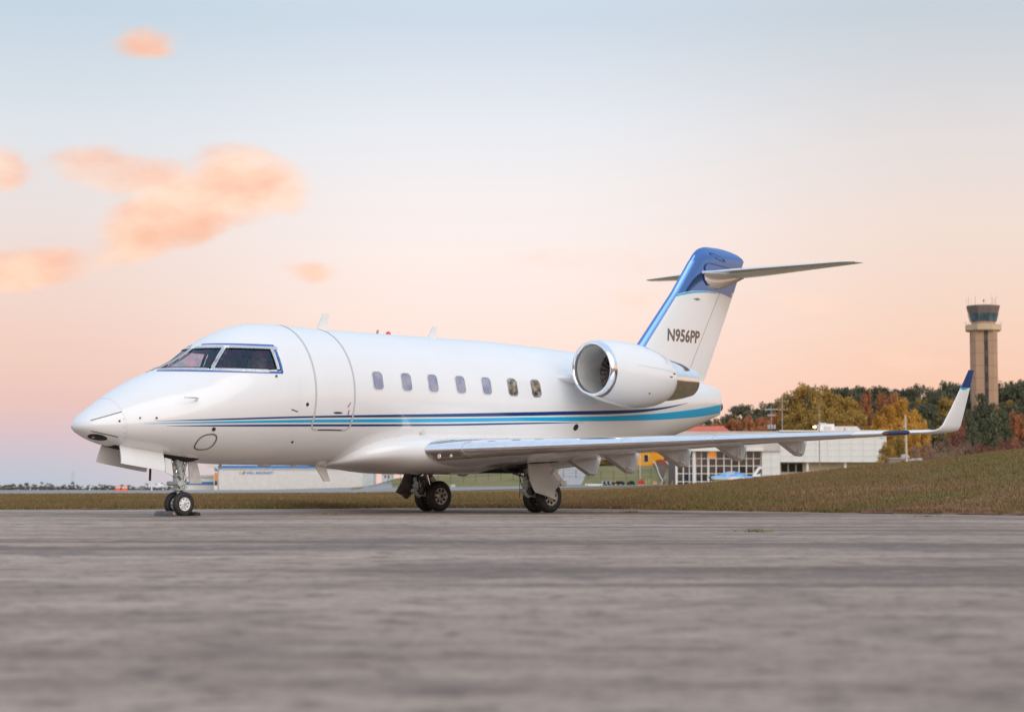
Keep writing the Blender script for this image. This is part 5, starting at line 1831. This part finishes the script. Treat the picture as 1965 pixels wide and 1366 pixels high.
def octa(r, z, n=8, ph=PI / 8, sq=1.0):
    return [(r * math.cos(ph + 2 * PI * i / n), r * math.sin(ph + 2 * PI * i / n) * sq, z) for i in range(n)]


def chamf(w, c, z):
    """square with cut corners"""
    return [(w, -w + c, z), (w, w - c, z), (w - c, w, z), (-w + c, w, z), (-w, w - c, z), (-w, -w + c, z), (-w + c, -w, z), (w - c, -w, z)]


sw = (at(1914, TD) - at(1865, TD)) / 2
zs = np.linspace(-1, Tz(632), 11)
for i in range(10):
    MB().loft([chamf(sw, 1.0, zs[i] + 0.03), chamf(sw, 1.0, zs[i + 1] - 0.03)]).build('shaft_panel', TAN, tw, 0)
MB().loft([chamf(sw - .05, 1.0, -1), chamf(sw - .05, 1.0, Tz(634))]).build('shaft_core', SLIT, tw, 0)
MB().box((0.35, -sw - 0.01, (Tz(634) + 2) / 2), (0.95, 0.10, Tz(634) - 2)).build('window_slit', SLIT, tw, 0)
for i in range(7):
    MB().box((0.35, -sw - 0.05, lerp(4, Tz(650), i / 6)), (0.93, 0.08, 1.6)).build('slit_pane', DARKG, tw, 0)
MB().box((-sw - 0.01, -0.6, Tz(650)), (0.06, 0.8, 2.6)).build('side_window', SLIT, tw, 0)
dk = (at(1921, TD) - at(1854, TD)) / 2
MB().loft([octa(dk * 1.0, Tz(636)), octa(dk * 1.06, Tz(634)), octa(dk * 1.06, Tz(624)), octa(dk * 1.02, Tz(623.5))]).build('balcony', TAN2, tw, 0)
c0, c1 = (at(1911, TD) - at(1866, TD)) / 2 * 1.06, (at(1918, TD) - at(1855.5, TD)) / 2 * 1.06
MB().loft([octa(c0, Tz(624)), octa(c0 * 1.01, Tz(617.5))]).build('cab_sill', mat('cab_sill_tan', lin(176, 142, 116), 0.6), tw, 0)
# glass: one pane per side, leaning outwards
for i in range(8):
    f0, f1 = 0.18, 0.62
    A0, A1 = octa(lerp(c0, c1, f0), Tz(617.5)), octa(lerp(c0, c1, f1), Tz(602))
    j = (i + 1) % 8
    MB().add([A0[i], A0[j], A1[j], A1[i]], [(0, 1, 2, 3)]).build('cab_pane', TOWERG, tw, 0)
    MB().tube([A0[i], A1[i]], 0.10, 6).build('cab_mullion', CABB, tw)
MB().loft([octa(c0 * 0.4, Tz(617)), octa(c0 * 0.4, Tz(602))]).build('cab_core', SLIT, tw, 0)
MB().loft([octa(lerp(c0, c1, .62), Tz(602)), octa(c1, Tz(589)), octa(c1 * 1.0, Tz(586.8)), octa(c1 * 0.8, Tz(586))]).build('cab_roof', CABB, tw, 0)
random.seed(21)
for i, (dx_, pyt) in enumerate(((-4.2, 571), (-3.6, 568), (-3.0, 572), (-1.9, 567), (0.2, 578), (0.7, 571), (2.1, 566), (2.55, 570), (2.9, 574), (3.3, 568))):
    MB().tube([(dx_, random.uniform(-2, 2), Tz(587)), (dx_, random.uniform(-2, 2) * 0 + 0.0, Tz(pyt))], 0.045, 5).build('whip_antenna', GALV, tw)
MB().lathe([(0, 0.12), (0.3, 0.22), (0.6, 0.15), (0.7, 0.02)], (0.2, 0, Tz(579)), 'z', 10, True).build('obstruction_light', REDLENS, tw)
for a_ in range(16):
    p0 = octa(dk * 1.04, Tz(623.5), 16, 0)[a_]
    MB().tube([p0, (p0[0], p0[1], p0[2] + 0.95)], 0.04, 4).build('rail_post', GALV, tw)

# --- parked light aeroplanes
def light_plane(name, label, px, D, scale, m_top, m_bot, rz, zoff=0.0):
    x = at(px, D)
    t = thing(name, label, 'aeroplane', (x, D, gz(x, D) + zoff), rz)
    k_ = scale
    PX = [-3.6, -3.45, -2.9, -2.0, -1.2, -0.2, 0.8, 2.0, 3.2, 4.0]
    TP_ = [1.15, 1.28, 1.42, 1.52, 1.92, 2.08, 1.90, 1.45, 1.32, 1.28]
    BP_ = [1.0, 0.85, 0.70, 0.62, 0.60, 0.62, 0.72, 0.90, 1.05, 1.15]
    WP_ = [0.06, 0.35, 0.5, 0.58, 0.62, 0.62, 0.52, 0.32, 0.16, 0.08]
    up_, dn_ = [], []
    for xx in np.linspace(-3.6, 4.0, 40):
        tt_, bb_, ww_ = (float(pch(PX, q, xx)) for q in (TP_, BP_, WP_))
        zm = bb_ + (tt_ - bb_) * (0.42 if xx > -2.2 else 0.5)
        up_.append([(xx * k_, ww_ * math.cos(a) * k_, (zm + (tt_ - zm) * math.sin(a)) * k_) for a in np.linspace(0, PI, 14)])
        dn_.append([(xx * k_, ww_ * math.cos(a) * k_, (zm + (zm - bb_) * math.sin(a)) * k_) for a in np.linspace(0, -PI, 14)])
    MB().loft(up_, cap=False, closed=False).build('upper_fuselage', m_top, t, 60)
    MB().loft(dn_, cap=False, closed=False).build('lower_fuselage', m_bot, t, 60)
    # windows, wings, tail, propeller, wheels
    for sd_ in (-1, 1):
        MB().add([((x_) * k_, sd_ * w_ * k_, z_ * k_) for x_, w_, z_ in ((-1.35, 0.53, 1.55), (-0.05, 0.60, 1.60), (-0.05, 0.42, 1.98), (-0.9, 0.42, 1.92))], [(0, 1, 2, 3)]).build('side_window', mat('light_plane_glass', (0.30, 0.30, 0.30), 0.05, coat=1.0), t, 0)
        rings = [[(l_ + xx * c_) * k_ if False else ((l_ + xx * c_) * k_, sd_ * y * k_, (z_ + zz * c_) * k_) for xx, zz in airfoil(24, 0.13, 0.02)] for y, l_, c_, z_ in ((0.4, -0.9, 1.6, 0.72), (5.4, -0.5, 0.95, 1.05))]
        MB().loft(rings).build('wing', m_bot, t, 60)
        rings = [[((l_ + xx * c_) * k_, sd_ * y * k_, (z_ + zz * c_) * k_) for xx, zz in airfoil(20, 0.1, 0)] for y, l_, c_, z_ in ((0.05, 3.1, 0.95, 1.28), (1.9, 3.35, 0.6, 1.30))]
        MB().loft(rings).build('stabiliser', m_bot, t, 60)
        MB().tube([(0.1 * k_, sd_ * 1.2 * k_, 0.75 * k_), (0.15 * k_, sd_ * 1.5 * k_, 0.2 * k_)], 0.06 * k_, 8).build('gear_leg', m_bot, t)
        MB().lathe([(-.08 * k_, 0.12 * k_), (-.06 * k_, 0.2 * k_), (.06 * k_, 0.2 * k_), (.08 * k_, 0.12 * k_)], (0.15 * k_, sd_ * 1.5 * k_, 0.2 * k_), 'y', 16, True).build('wheel', RUBBER, t)
    rings = [[((l_ + xx * c_) * k_, zz * c_ * k_, z_ * k_) for xx, zz in airfoil(20, 0.1, 0)] for z_, l_, c_ in ((1.2, 2.7, 1.35), (2.0, 3.3, 1.0), (2.75, 3.85, 0.65))]
    MB().loft(rings).build('tail_fin', m_bot, t, 60)
    MB().prism([(3.45 * k_, -0.07 * k_, 1.55 * k_), (4.2 * k_, -0.07 * k_, 1.75 * k_), (4.42 * k_, -0.07 * k_, 2.5 * k_), (4.0 * k_, -0.07 * k_, 2.3 * k_)], (0, 0.14 * k_, 0)).build('tail_stripe', DARKST, t, 0)
    for a_ in (0.3, 0.3 + 2.094, 0.3 + 4.189):
        MB().box((-3.68 * k_, math.cos(a_) * 0.45 * k_, (1.07 + math.sin(a_) * 0.45) * k_), (0.05 * k_, 0.9 * k_, 0.12 * k_), rx=a_).build('propeller_blade', DARKST, t, 0)
    MB().lathe([(-0.25 * k_, 0.01), (-0.1 * k_, 0.14 * k_), (0.05 * k_, 0.2 * k_)], (-3.6 * k_, 0, 1.07 * k_), 'x', 14, True).build('spinner', DARKST, t)
    MB().tube([(-2.6 * k_, 0, 0.7 * k_), (-2.65 * k_, 0, 0.2 * k_)], 0.06 * k_, 8).build('gear_leg', m_bot, t)
    MB().lathe([(-.06 * k_, 0.1 * k_), (-.05 * k_, 0.18 * k_), (.05 * k_, 0.18 * k_), (.06 * k_, 0.1 * k_)], (-2.65 * k_, 0, 0.18 * k_), 'y', 16, True).build('wheel', RUBBER, t)
    return t


LBLUE = mat('gloss_blue_paint', lin(52, 130, 205), 0.22, coat=0.7, var2=lin(110, 180, 230), var=0.1, vscale=0.8)
light_plane('light_aeroplane', 'small propeller aeroplane with a blue top and white belly before the glass front', 1407, 300, 1.0, LBLUE, WALLP, R_(12))
light_plane('light_aeroplane', 'tiny white light aeroplane far away on the ramp left of the low building', 306, 690, 1.15, WALLP, WALLP, R_(-20), 0.0)

# --- ramp clutter
def barrel(px, D, label, h=1.5, r=0.42):
    x = at(px, D)
    t = thing('traffic_barrel', label, 'barrel', (x, D, gz(x, D) + 0.03), 0, 'orange and white barrels on the far ramp')
    MB().lathe([(0, r * 1.25), (0.12 * h, r * 1.2), (0.14 * h, r), (0.55 * h, r * 0.9)], (0, 0, 0), 'z', 14, True).build('base', mat('safety_orange', lin(245, 110, 40), 0.5), t)
    MB().lathe([(0.55 * h, r * 0.88), (0.8 * h, r * 0.8)], (0, 0, 0), 'z', 14, True).build('white_band', WALLP, t)
    MB().lathe([(0.8 * h, r * 0.8), (0.95 * h, r * 0.6), (1.0 * h, r * 0.3)], (0, 0, 0), 'z', 14, True).build('top', MATS['safety_orange'], t)


for px in (225.5, 229.5, 237.5, 240.5, 243.5):
    barrel(px, 640, 'orange and white traffic barrel on the far ramp before the trees')
for i, (px, D_) in enumerate(((1255, 338), (1258.5, 338), (1270, 336), (1290, 334), (1162, 352), (1181, 352))):
    x = at(px, D_)
    t = thing('safety_cone', 'small pale orange safety cone below the green bank', 'cone', (x, D_, gz(x, D_) + 0.02), 0, 'safety cones below the bank')
    MB().lathe([(0.05, 0.2), (0.75, 0.05)], (0, 0, 0), 'z', 12, True).build('cone', mat('pale_orange', lin(250, 190, 140), 0.5), t)
    MB().box((0, 0, 0.03), (0.5, 0.5, 0.06)).build('base', DARKST, t, 0)
for px in (1240, 1245.5):
    x = at(px, 342)
    t = thing('bollard', 'yellow steel bollard beside the red bundle', 'bollard', (x, 342, gz(x, 342) + .02), 0, 'yellow bollards by the red bundle')
    MB().tube([(0, 0, 0), (0, 0, 0.85), (0, 0, 0.92)], [0.11, 0.11, 0.05], 12).build('post', mat('bollard_yellow', lin(236, 190, 70), 0.5), t)
    MB().tube([(0, 0, 0.6), (0, 0, 0.7)], 0.115, 12).build('band', WALLP, t)
x = at(1229.5, 343)
t = thing('covered_cart', 'lumpy bright red covered bundle on the ramp below the bank', 'cart', (x, 343, gz(x, 343) + .02))
random.seed(5)
rings = []
for i in range(9):
    f = i / 8
    w_ = 0.55 * (1 - 0.65 * f ** 2)
    rings.append([(w_ * math.cos(a) * random.uniform(.8, 1.15), 0.5 * w_ * math.sin(a), 0.1 + f * 0.85 * random.uniform(.9, 1.1)) for a in np.linspace(0, 2 * PI, 15)[:-1]])
MB().loft(rings).build('cover', mat('red_tarpaulin', lin(222, 44, 40), 0.5), t, 60)
MB().box((0, 0, 0.08), (0.9, 0.5, 0.12)).build('base', WALLP, t, 0)
for px, w_, lab in ((1162, 1.6, 'black ground cart with white drums below the bank, farthest from the red bundle'), (1186, 2.2, 'long black ground cart below the bank between the other two carts'), (1210, 1.3, 'black hump shaped covered cart just left of the red bundle')):
    x = at(px, 350)
    t = thing('ground_cart', lab, 'cart', (x, 350, gz(x, 350) + .02))
    MB().box((0, 0, 0.42), (w_, 0.8, 0.28), bevel=0.06).box((w_ * 0.1, 0, 0.62), (w_ * 0.55, 0.6, 0.22), bevel=0.06).build('body', BLACK, t, 30)
    for q in (-0.38, 0.0, 0.38):
        MB().lathe([(-.08, .12), (-.06, .22), (.06, .22), (.08, .12)], (q * w_, -0.42, 0.22), 'y', 14, True).build('wheel', RUBBER, t)
    if px == 1162:
        for q in (-0.6, 0.1, 0.75):
            MB().tube([(q, -0.45, 0.25), (q, -0.45, 0.85)], 0.17, 12).build('drum', CERAM, t)
x = at(1139, 330)
t = thing('barrier_board', 'long low white barrier board lying on the ramp', 'barrier', (x, 330, gz(x, 330) + .02))
MB().box((0, 0, 0.16), (2.8, 0.2, 0.28), bevel=0.02).build('board', WALLP, t, 0)
for q in (-1.1, 1.1):
    MB().box((q, 0.05, 0.06), (0.2, 0.6, 0.12)).build('foot', DARKST, t, 0)
for i, px in enumerate((866.5, 869.5, 872.5)):
    x = at(px, 330)
    t = thing('ramp_marker', 'tiny white marker post standing on the pale ramp', 'marker', (x, 330, gz(x, 330) + .02), 0, 'white marker posts on the ramp')
    MB().tube([(0, 0, 0), (0, 0, 0.5)], 0.07, 8).build('post', WALLP, t)
    MB().box((0, 0, 0.02), (0.25, 0.25, 0.04)).build('base', DARKST, t, 0)
# red round sign at the corner of the white building, and pale rubble on the mound
x = at(1701.5, 326)
t = thing('stop_sign', 'red octagonal stop sign at the right corner of the white building', 'sign', (x, 326, gz(x, 326) - .2))
hs_ = hz(872, 326) - gz(x, 326) + .2
MB().tube([(0, 0, 0), (0, 0, hs_)], 0.05, 8).build('post', GALV, t)
MB().add([(0.42 * math.cos(PI / 8 + i * PI / 4), -0.06, hs_ + 0.42 * math.sin(PI / 8 + i * PI / 4)) for i in range(8)] + [(0.42 * math.cos(PI / 8 + i * PI / 4), -0.03, hs_ + 0.42 * math.sin(PI / 8 + i * PI / 4)) for i in range(8)], [tuple(range(8)), tuple(range(15, 7, -1))] + [(i, (i + 1) % 8, (i + 1) % 8 + 8, i + 8) for i in range(8)]).build('plate', mat('sign_red', lin(212, 70, 60), 0.5), t, 0)
text_mesh('STOP', 0.3, WALLP, t, (-0.32, -0.075, hs_ - 0.1), 'lettering', 0.64)
random.seed(8)
for i, px in enumerate((1735, 1743, 1750, 1758, 1764)):
    D_ = 170
    x = at(px, D_)
    o = MB()
    r0 = 0.22 + 0.16 * (i == 0) + random.uniform(0, .08)
    bm = bmesh.new()
    bmesh.ops.create_icosphere(bm, subdivisions=2, radius=r0)
    for v in bm.verts:
        v.co *= random.uniform(0.78, 1.2)
        v.co.z *= 0.75
    o.add([tuple(v.co) for v in bm.verts], [tuple(v.index for v in f.verts) for f in bm.faces])
    bm.free()
    ob = o.build('boulder', CONC, None, 25)
    ob.location = (x, D_, hz(884 - (6 if i == 0 else 0), D_))
    tag(ob, 'pale rounded boulder lying behind the mound by the bare pole', 'boulder', 'pale boulders behind the mound')
x = at(1715, 180)
t = thing('utility_shed', 'low dull brown utility box behind the mound at the building corner', 'box', (x, 180, gz(x, 180) - .5))
MB().box((0, 0, (hz(880, 180) - gz(x, 180) + .5) / 2), (1.0, 0.8, hz(880, 180) - gz(x, 180) + .5)).build('body', mat('dull_brown', (0.24, 0.19, 0.16), 0.7, var=0.1, vscale=3), t, 0)
MB().box((0, 0, hz(880, 180) - gz(x, 180) + .53), (1.1, 0.9, 0.06)).build('lid', WALLG, t, 0)

# small weeds growing from the apron's cracks
def weed(px, py, w, n, seed, label):
    D_ = CAM_H * F_PX / (py - 930)
    rg = np.random.default_rng(seed)
    mb = MB()
    for i in range(n):
        x0_, y0_ = rg.normal(0, w * 0.35), rg.normal(0, w * 0.25)
        h_ = rg.uniform(0.015, 0.055)
        a = rg.uniform(0, 6.3)
        dx_, dy_ = math.cos(a) * 0.008, math.sin(a) * 0.008
        lx_, ly_ = rg.normal(0, 0.06), rg.normal(0, 0.06)
        mb.add([(x0_ - dx_, y0_ - dy_, 0), (x0_ + dx_, y0_ + dy_, 0), (x0_ + lx_, y0_ + ly_, h_)], [(0, 1, 2)])
    me = mb.build('weed_tuft', mat('weed_green_brown', (0.24, 0.20, 0.10), 0.9, var=0.4, vscale=20), None, 0, recalc=False)
    me.location = (at(px, D_), D_, 0.002)
    tag(me, label, 'weed', kind='stuff')


weed(1452, 1020, 0.24, 110, 1, 'small weed tuft growing from a crack in the asphalt')
weed(1210, 983, 0.35, 90, 2, 'dry weed tuft at the apron edge right of the main wheels')
weed(1775, 991, 0.3, 70, 3, 'dry weed tuft at the apron edge below the mound')
weed(625, 987, 0.4, 50, 4, 'sparse dry weeds at the apron edge under the fuselage')

# ================================================================== TREES
def leaf_mat(name, a, b, c):
    def fn(q, bs):
        t = q.n('ShaderNodeTexCoord')
        oi = q.n('ShaderNodeObjectInfo')
        at_ = q.n('ShaderNodeAttribute')
        at_.attribute_name = 'tone'
        f = q.m('ADD', q.m('MULTIPLY', at_.outputs['Fac'], 0.7), q.m('MULTIPLY', oi.outputs['Random'], 0.3))
        q.put(bs.inputs['Base Color'], q.ramp(f, [(0.1, a), (0.5, b), (0.9, c)]))
        bs.inputs['Roughness'].default_value = 0.8
        bs.inputs['Specular IOR Level'].default_value = 0.15
    return stuff_mat(name, fn)


LM = {'ever': leaf_mat('evergreen_foliage', (0.085, 0.092, 0.058), (0.128, 0.130, 0.080), (0.19, 0.175, 0.105)),
      'pine': leaf_mat('pine_foliage', (0.078, 0.086, 0.050), (0.118, 0.124, 0.070), (0.175, 0.165, 0.095)),
      'gold': leaf_mat('olive_gold_foliage', (0.20, 0.135, 0.036), (0.36, 0.225, 0.060), (0.52, 0.31, 0.085)),
      'yellow': leaf_mat('golden_yellow_foliage', (0.34, 0.175, 0.034), (0.58, 0.29, 0.048), (0.70, 0.40, 0.085)),
      'rust': leaf_mat('rust_red_foliage', (0.27, 0.105, 0.048), (0.42, 0.165, 0.072), (0.54, 0.24, 0.11)),
      'brown': leaf_mat('bare_brown_twigs', (0.170, 0.102, 0.071), (0.264, 0.156, 0.111), (0.357, 0.221, 0.153)),
      'crimson': leaf_mat('crimson_foliage', (0.16, 0.062, 0.048), (0.24, 0.090, 0.068), (0.34, 0.14, 0.10)),
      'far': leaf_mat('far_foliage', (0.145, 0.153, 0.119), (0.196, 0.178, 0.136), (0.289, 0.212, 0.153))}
BARK = mat('tree_bark', (0.10, 0.075, 0.06), 0.9, var=0.3, vscale=4)


def crown_mesh(name, seed, kind, clumps, per, leaf):
    """unit crown: height 0..1, radius about 0.5; leaves in uneven clumps with gaps between"""
    rg = np.random.default_rng(seed)
    cs = []
    for i in range(clumps):
        if kind == 'pine':
            z = rg.uniform(0.22, 0.98)
            r = 0.46 * (1 - z) ** 0.55 * (0.75 + 0.25 * rg.random()) if z > .45 else 0.40 * rg.uniform(.5, 1)
            rr = r * math.sqrt(rg.random())
            sz = (rg.uniform(.07, .14), rg.uniform(.035, .07))
        elif kind == 'shrub':
            z = rg.uniform(0.08, 0.9)
            r = 0.5 * math.sqrt(max(0, 1 - (z - .35) ** 2 / .45))
            rr = r * math.sqrt(rg.random())
            sz = (rg.uniform(.08, .15), rg.uniform(.08, .14))
        elif kind == 'dome':
            z = rg.uniform(0.10, 0.94)
            r = 0.50 * math.sqrt(max(0.03, 1 - (max(0.0, z - .42) / .55) ** 2.2)) * (0.8 + .28 * rg.random())
            rr = r * rg.random() ** 0.42
            sz = (rg.uniform(.08, .15), rg.uniform(.06, .11))
        else:
            z = rg.uniform(0.2, 0.96)
            r = 0.48 * math.sqrt(max(0.02, 1 - ((z - .55) / .47) ** 2)) * (0.8 + .3 * rg.random())
            rr = r * rg.random() ** 0.4
            sz = (rg.uniform(.07, .14), rg.uniform(.05, .11))
        a = rg.uniform(0, 2 * PI)
        cs.append((rr * math.cos(a), rr * math.sin(a), z, sz[0], sz[1], rg.normal(0.5, 0.20)))
    V, F_, T = [], [], []
    for (x, y, z, sr, sz_, tone) in cs:
        n_ = int(per * rg.uniform(.7, 1.3))
        P = rg.normal(0, 1, (n_, 3))
        P /= np.maximum(np.linalg.norm(P, axis=1, keepdims=True), 1e-6)
        P *= rg.random((n_, 1)) ** 0.45
        P = P * np.array([sr, sr, sz_]) + np.array([x, y, z])
        A_ = rg.normal(0, 1, (n_, 3))
        B_ = rg.normal(0, 1, (n_, 3))
        A_ /= np.linalg.norm(A_, axis=1, keepdims=True)
        B_ -= A_ * (A_ * B_).sum(1, keepdims=True)
        B_ /= np.linalg.norm(B_, axis=1, keepdims=True)
        s_ = leaf * rg.uniform(.6, 1.4, (n_, 1))
        Q = np.stack([P - A_ * s_, P + B_ * s_ * .6, P + A_ * s_, P - B_ * s_ * .6], 1)
        V.append(Q.reshape(-1, 3))
        T.append(np.repeat(np.clip(tone + rg.normal(0, .13, n_), 0, 1), 4))
    V, T = np.concatenate(V), np.concatenate(T)
    N = len(V) // 4
    me = bpy.data.meshes.new(name)
    me.vertices.add(N * 4)
    me.vertices.foreach_set('co', V.reshape(-1))
    me.loops.add(N * 4)
    me.loops.foreach_set('vertex_index', np.arange(N * 4, dtype=np.int32))
    me.polygons.add(N)
    me.polygons.foreach_set('loop_start', np.arange(0, N * 4, 4, dtype=np.int32))
    me.update()
    at_ = me.attributes.new('tone', 'FLOAT', 'POINT')
    at_.data.foreach_set('value', T.astype(np.float32))
    return me, cs


def trunk_mesh(name, cs, seed, trunk_r=0.03):
    rg = random.Random(seed)
    mb = MB().tube([(0, 0, 0), (rg.uniform(-.02, .02), rg.uniform(-.02, .02), 0.35), (rg.uniform(-.03, .03), rg.uniform(-.03, .03), 0.85)], [trunk_r, trunk_r * 0.75, trunk_r * 0.25], 7)
    for c_ in cs[:12]:
        z0 = max(0.12, c_[2] - 0.22)
        mb.tube([(0, 0, z0), (c_[0] * .5, c_[1] * .5, (z0 + c_[2]) / 2 + .02), (c_[0], c_[1], c_[2])], [trunk_r * .45, trunk_r * .3, trunk_r * .1], 5)
    o = mb.build(name, BARK, None, 60)
    me = o.data
    bpy.data.objects.remove(o)
    return me


VAR = {}
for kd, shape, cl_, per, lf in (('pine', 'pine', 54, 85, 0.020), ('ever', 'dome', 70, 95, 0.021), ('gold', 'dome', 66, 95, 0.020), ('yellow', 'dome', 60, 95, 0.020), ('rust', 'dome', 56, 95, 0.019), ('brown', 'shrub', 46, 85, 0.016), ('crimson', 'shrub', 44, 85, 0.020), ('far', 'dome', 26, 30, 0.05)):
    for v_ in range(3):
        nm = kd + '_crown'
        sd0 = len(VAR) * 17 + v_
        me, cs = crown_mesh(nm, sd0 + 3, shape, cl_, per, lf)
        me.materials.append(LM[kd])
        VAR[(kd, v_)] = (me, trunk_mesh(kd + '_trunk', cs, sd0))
NAMES = {'pine': 'evergreen_tree', 'ever': 'evergreen_tree', 'gold': 'autumn_tree', 'yellow': 'yellow_tree', 'rust': 'rust_tree', 'brown': 'bare_shrub', 'crimson': 'red_shrub', 'far': 'far_tree'}
trees_rng = random.Random(77)


def tree(kd, px, pyt, D, wpx, label, group=None, zb=None, aspect=None):
    x = at(px, D)
    zb = gz(x, D) - 0.4 if zb is None else zb
    h = hz(pyt, D) - zb
    w = wpx / F_PX * D
    cm, tm = VAR[(kd, trees_rng.randrange(3))]
    t = thing(NAMES[kd], label, 'shrub' if kd in ('brown', 'crimson') else 'tree', (x, D, zb), trees_rng.uniform(0, 6.28), group)
    t.scale = (w, w, h)
    link('crown', cm, t)
    link('trunk', tm, t)
    return t


# ridge of evergreens behind everything
RX = [1060, 1150, 1240, 1300, 1350, 1390, 1430, 1480, 1510, 1540, 1600, 1680, 1760, 1830, 1880, 1965, 2300]
RY = [866, 850, 826, 812, 800, 790, 783, 766, 752, 742, 742, 736, 738, 730, 732, 722, 715]
rr_ = random.Random(5)
for D_, dp, dy_, w_ in ((592, 26, 0, 62), (560, 28, 12, 66), (528, 32, 28, 66), (498, 38, 48, 66)):
    px = 1060 + rr_.uniform(0, 12)
    while px < 2130:
        py = float(np.interp(px, RX, RY)) + dy_ + rr_.uniform(-7, 12)
        kd = 'pine' if rr_.random() < 0.86 else 'gold'
        if kd == 'pine':
            where = 'behind the jet tail and brick house' if px < 1390 else 'behind the utility poles' if px < 1520 else 'behind the olive gold trees' if px < 1655 else 'behind the golden yellow trees' if px < 1790 else 'around the control tower'
            tree('ever', px, py, D_ + rr_.uniform(-10, 10), w_ * rr_.uniform(.75, 1.25), 'dark green evergreen of the hillside wood ' + where, 'evergreens ' + where)
        else:
            tree('gold', px, py + 8, D_ + rr_.uniform(-10, 10), w_ * rr_.uniform(.7, 1.0), 'olive brown broadleaf tree among the dark evergreens of the hill', 'broadleaf trees scattered through the hillside wood')
        px += dp * rr_.uniform(.75, 1.25)
# big olive-gold trees over the roof
for px, py, D_, w_ in ((1512, 752, 455, 70), (1545, 736, 452, 80), (1590, 742, 448, 92), (1530, 775, 432, 80), (1575, 772, 430, 85), (1625, 762, 440, 78), (1640, 786, 428, 66), (1560, 795, 424, 80), (1605, 792, 424, 70)):
    tree('gold', px, py, D_, w_, 'large olive gold autumn tree crowding behind the white building roof', 'olive gold trees behind the white building')
for px, py, D_, w_ in ((1398, 806, 430, 62), (1428, 800, 428, 70), (1460, 801, 430, 62), (1482, 792, 436, 48), (1372, 812, 428, 52), (1345, 818, 428, 50)):
    tree('rust', px, py, D_, w_, 'low rust red autumn tree between the jet tail and the utility poles', 'rust red trees behind the white building')
for px, py, D_, w_ in ((1665, 750, 462, 40), (1692, 752, 464, 36), (1716, 754, 462, 58)):
    tree('rust', px, py, D_, w_, 'tall rust orange tree rising behind the golden yellow tree', 'rust orange trees behind the yellow tree')
for px, py, D_, w_ in ((1702, 778, 425, 66), (1735, 766, 428, 70), (1755, 790, 420, 60), (1690, 800, 416, 62), (1720, 803, 412, 74), (1768, 812, 410, 48)):
    tree('yellow', px, py, D_, w_, 'golden yellow autumn tree beside the bare pale pole', 'golden yellow trees by the bare pole')
for px, py, D_, w_ in ((1720, 838, 300, 50), (1700, 846, 290, 40)):
    tree('gold', px, py, D_, w_, 'dark olive tree growing against the corner of the white building', 'olive trees at the building corner')
for px, py, D_, w_ in ((1768, 846, 260, 66), (1800, 838, 262, 74), (1832, 846, 255, 60), (1785, 858, 235, 70), (1850, 850, 250, 60), (1820, 862, 230, 60), (1865, 836, 270, 60)):
    tree('brown', px, py, D_, w_, 'leafless brown shrub thicket under the jet winglet', 'bare brown shrubs behind the mound')
for px, py, D_, w_ in ((1838, 798, 330, 46), (1850, 812, 320, 50), (1885, 846, 250, 40), (1940, 838, 255, 66), (1962, 845, 250, 60), (2000, 842, 255, 70), (1915, 850, 245, 46)):
    tree('crimson', px, py, D_, w_, 'crimson red shrub on the mound near the foot of the control tower', 'crimson shrubs near the control tower')
for px, py, D_, w_ in ((1950, 792, 340, 60), (1980, 800, 340, 60), (2020, 795, 345, 70)):
    tree('rust', px, py, D_, w_, 'rust brown tree right of the pines below the control tower', 'rust trees right of the pines')
for px, py, D_, w_ in ((1884, 757, 300, 74), (1905, 776, 290, 72), (1862, 790, 295, 60), (1925, 790, 285, 70), (1895, 806, 275, 90), (1868, 820, 270, 60), (1930, 818, 268, 60)):
    tree('pine', px, py, D_, w_, 'loose crowned pine standing in front of the control tower shaft', 'pines in front of the control tower')
tree('gold', 1208, 866, 440, 18, 'small round dark tree in front of the yellow house')
# far tree line on the left
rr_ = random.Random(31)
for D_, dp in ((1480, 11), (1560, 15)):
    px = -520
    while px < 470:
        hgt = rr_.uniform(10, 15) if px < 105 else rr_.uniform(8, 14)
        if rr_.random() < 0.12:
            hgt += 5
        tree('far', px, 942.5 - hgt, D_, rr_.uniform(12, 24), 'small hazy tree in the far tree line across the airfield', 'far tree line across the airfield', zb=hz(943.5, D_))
        px += dp * rr_.uniform(.7, 1.3)
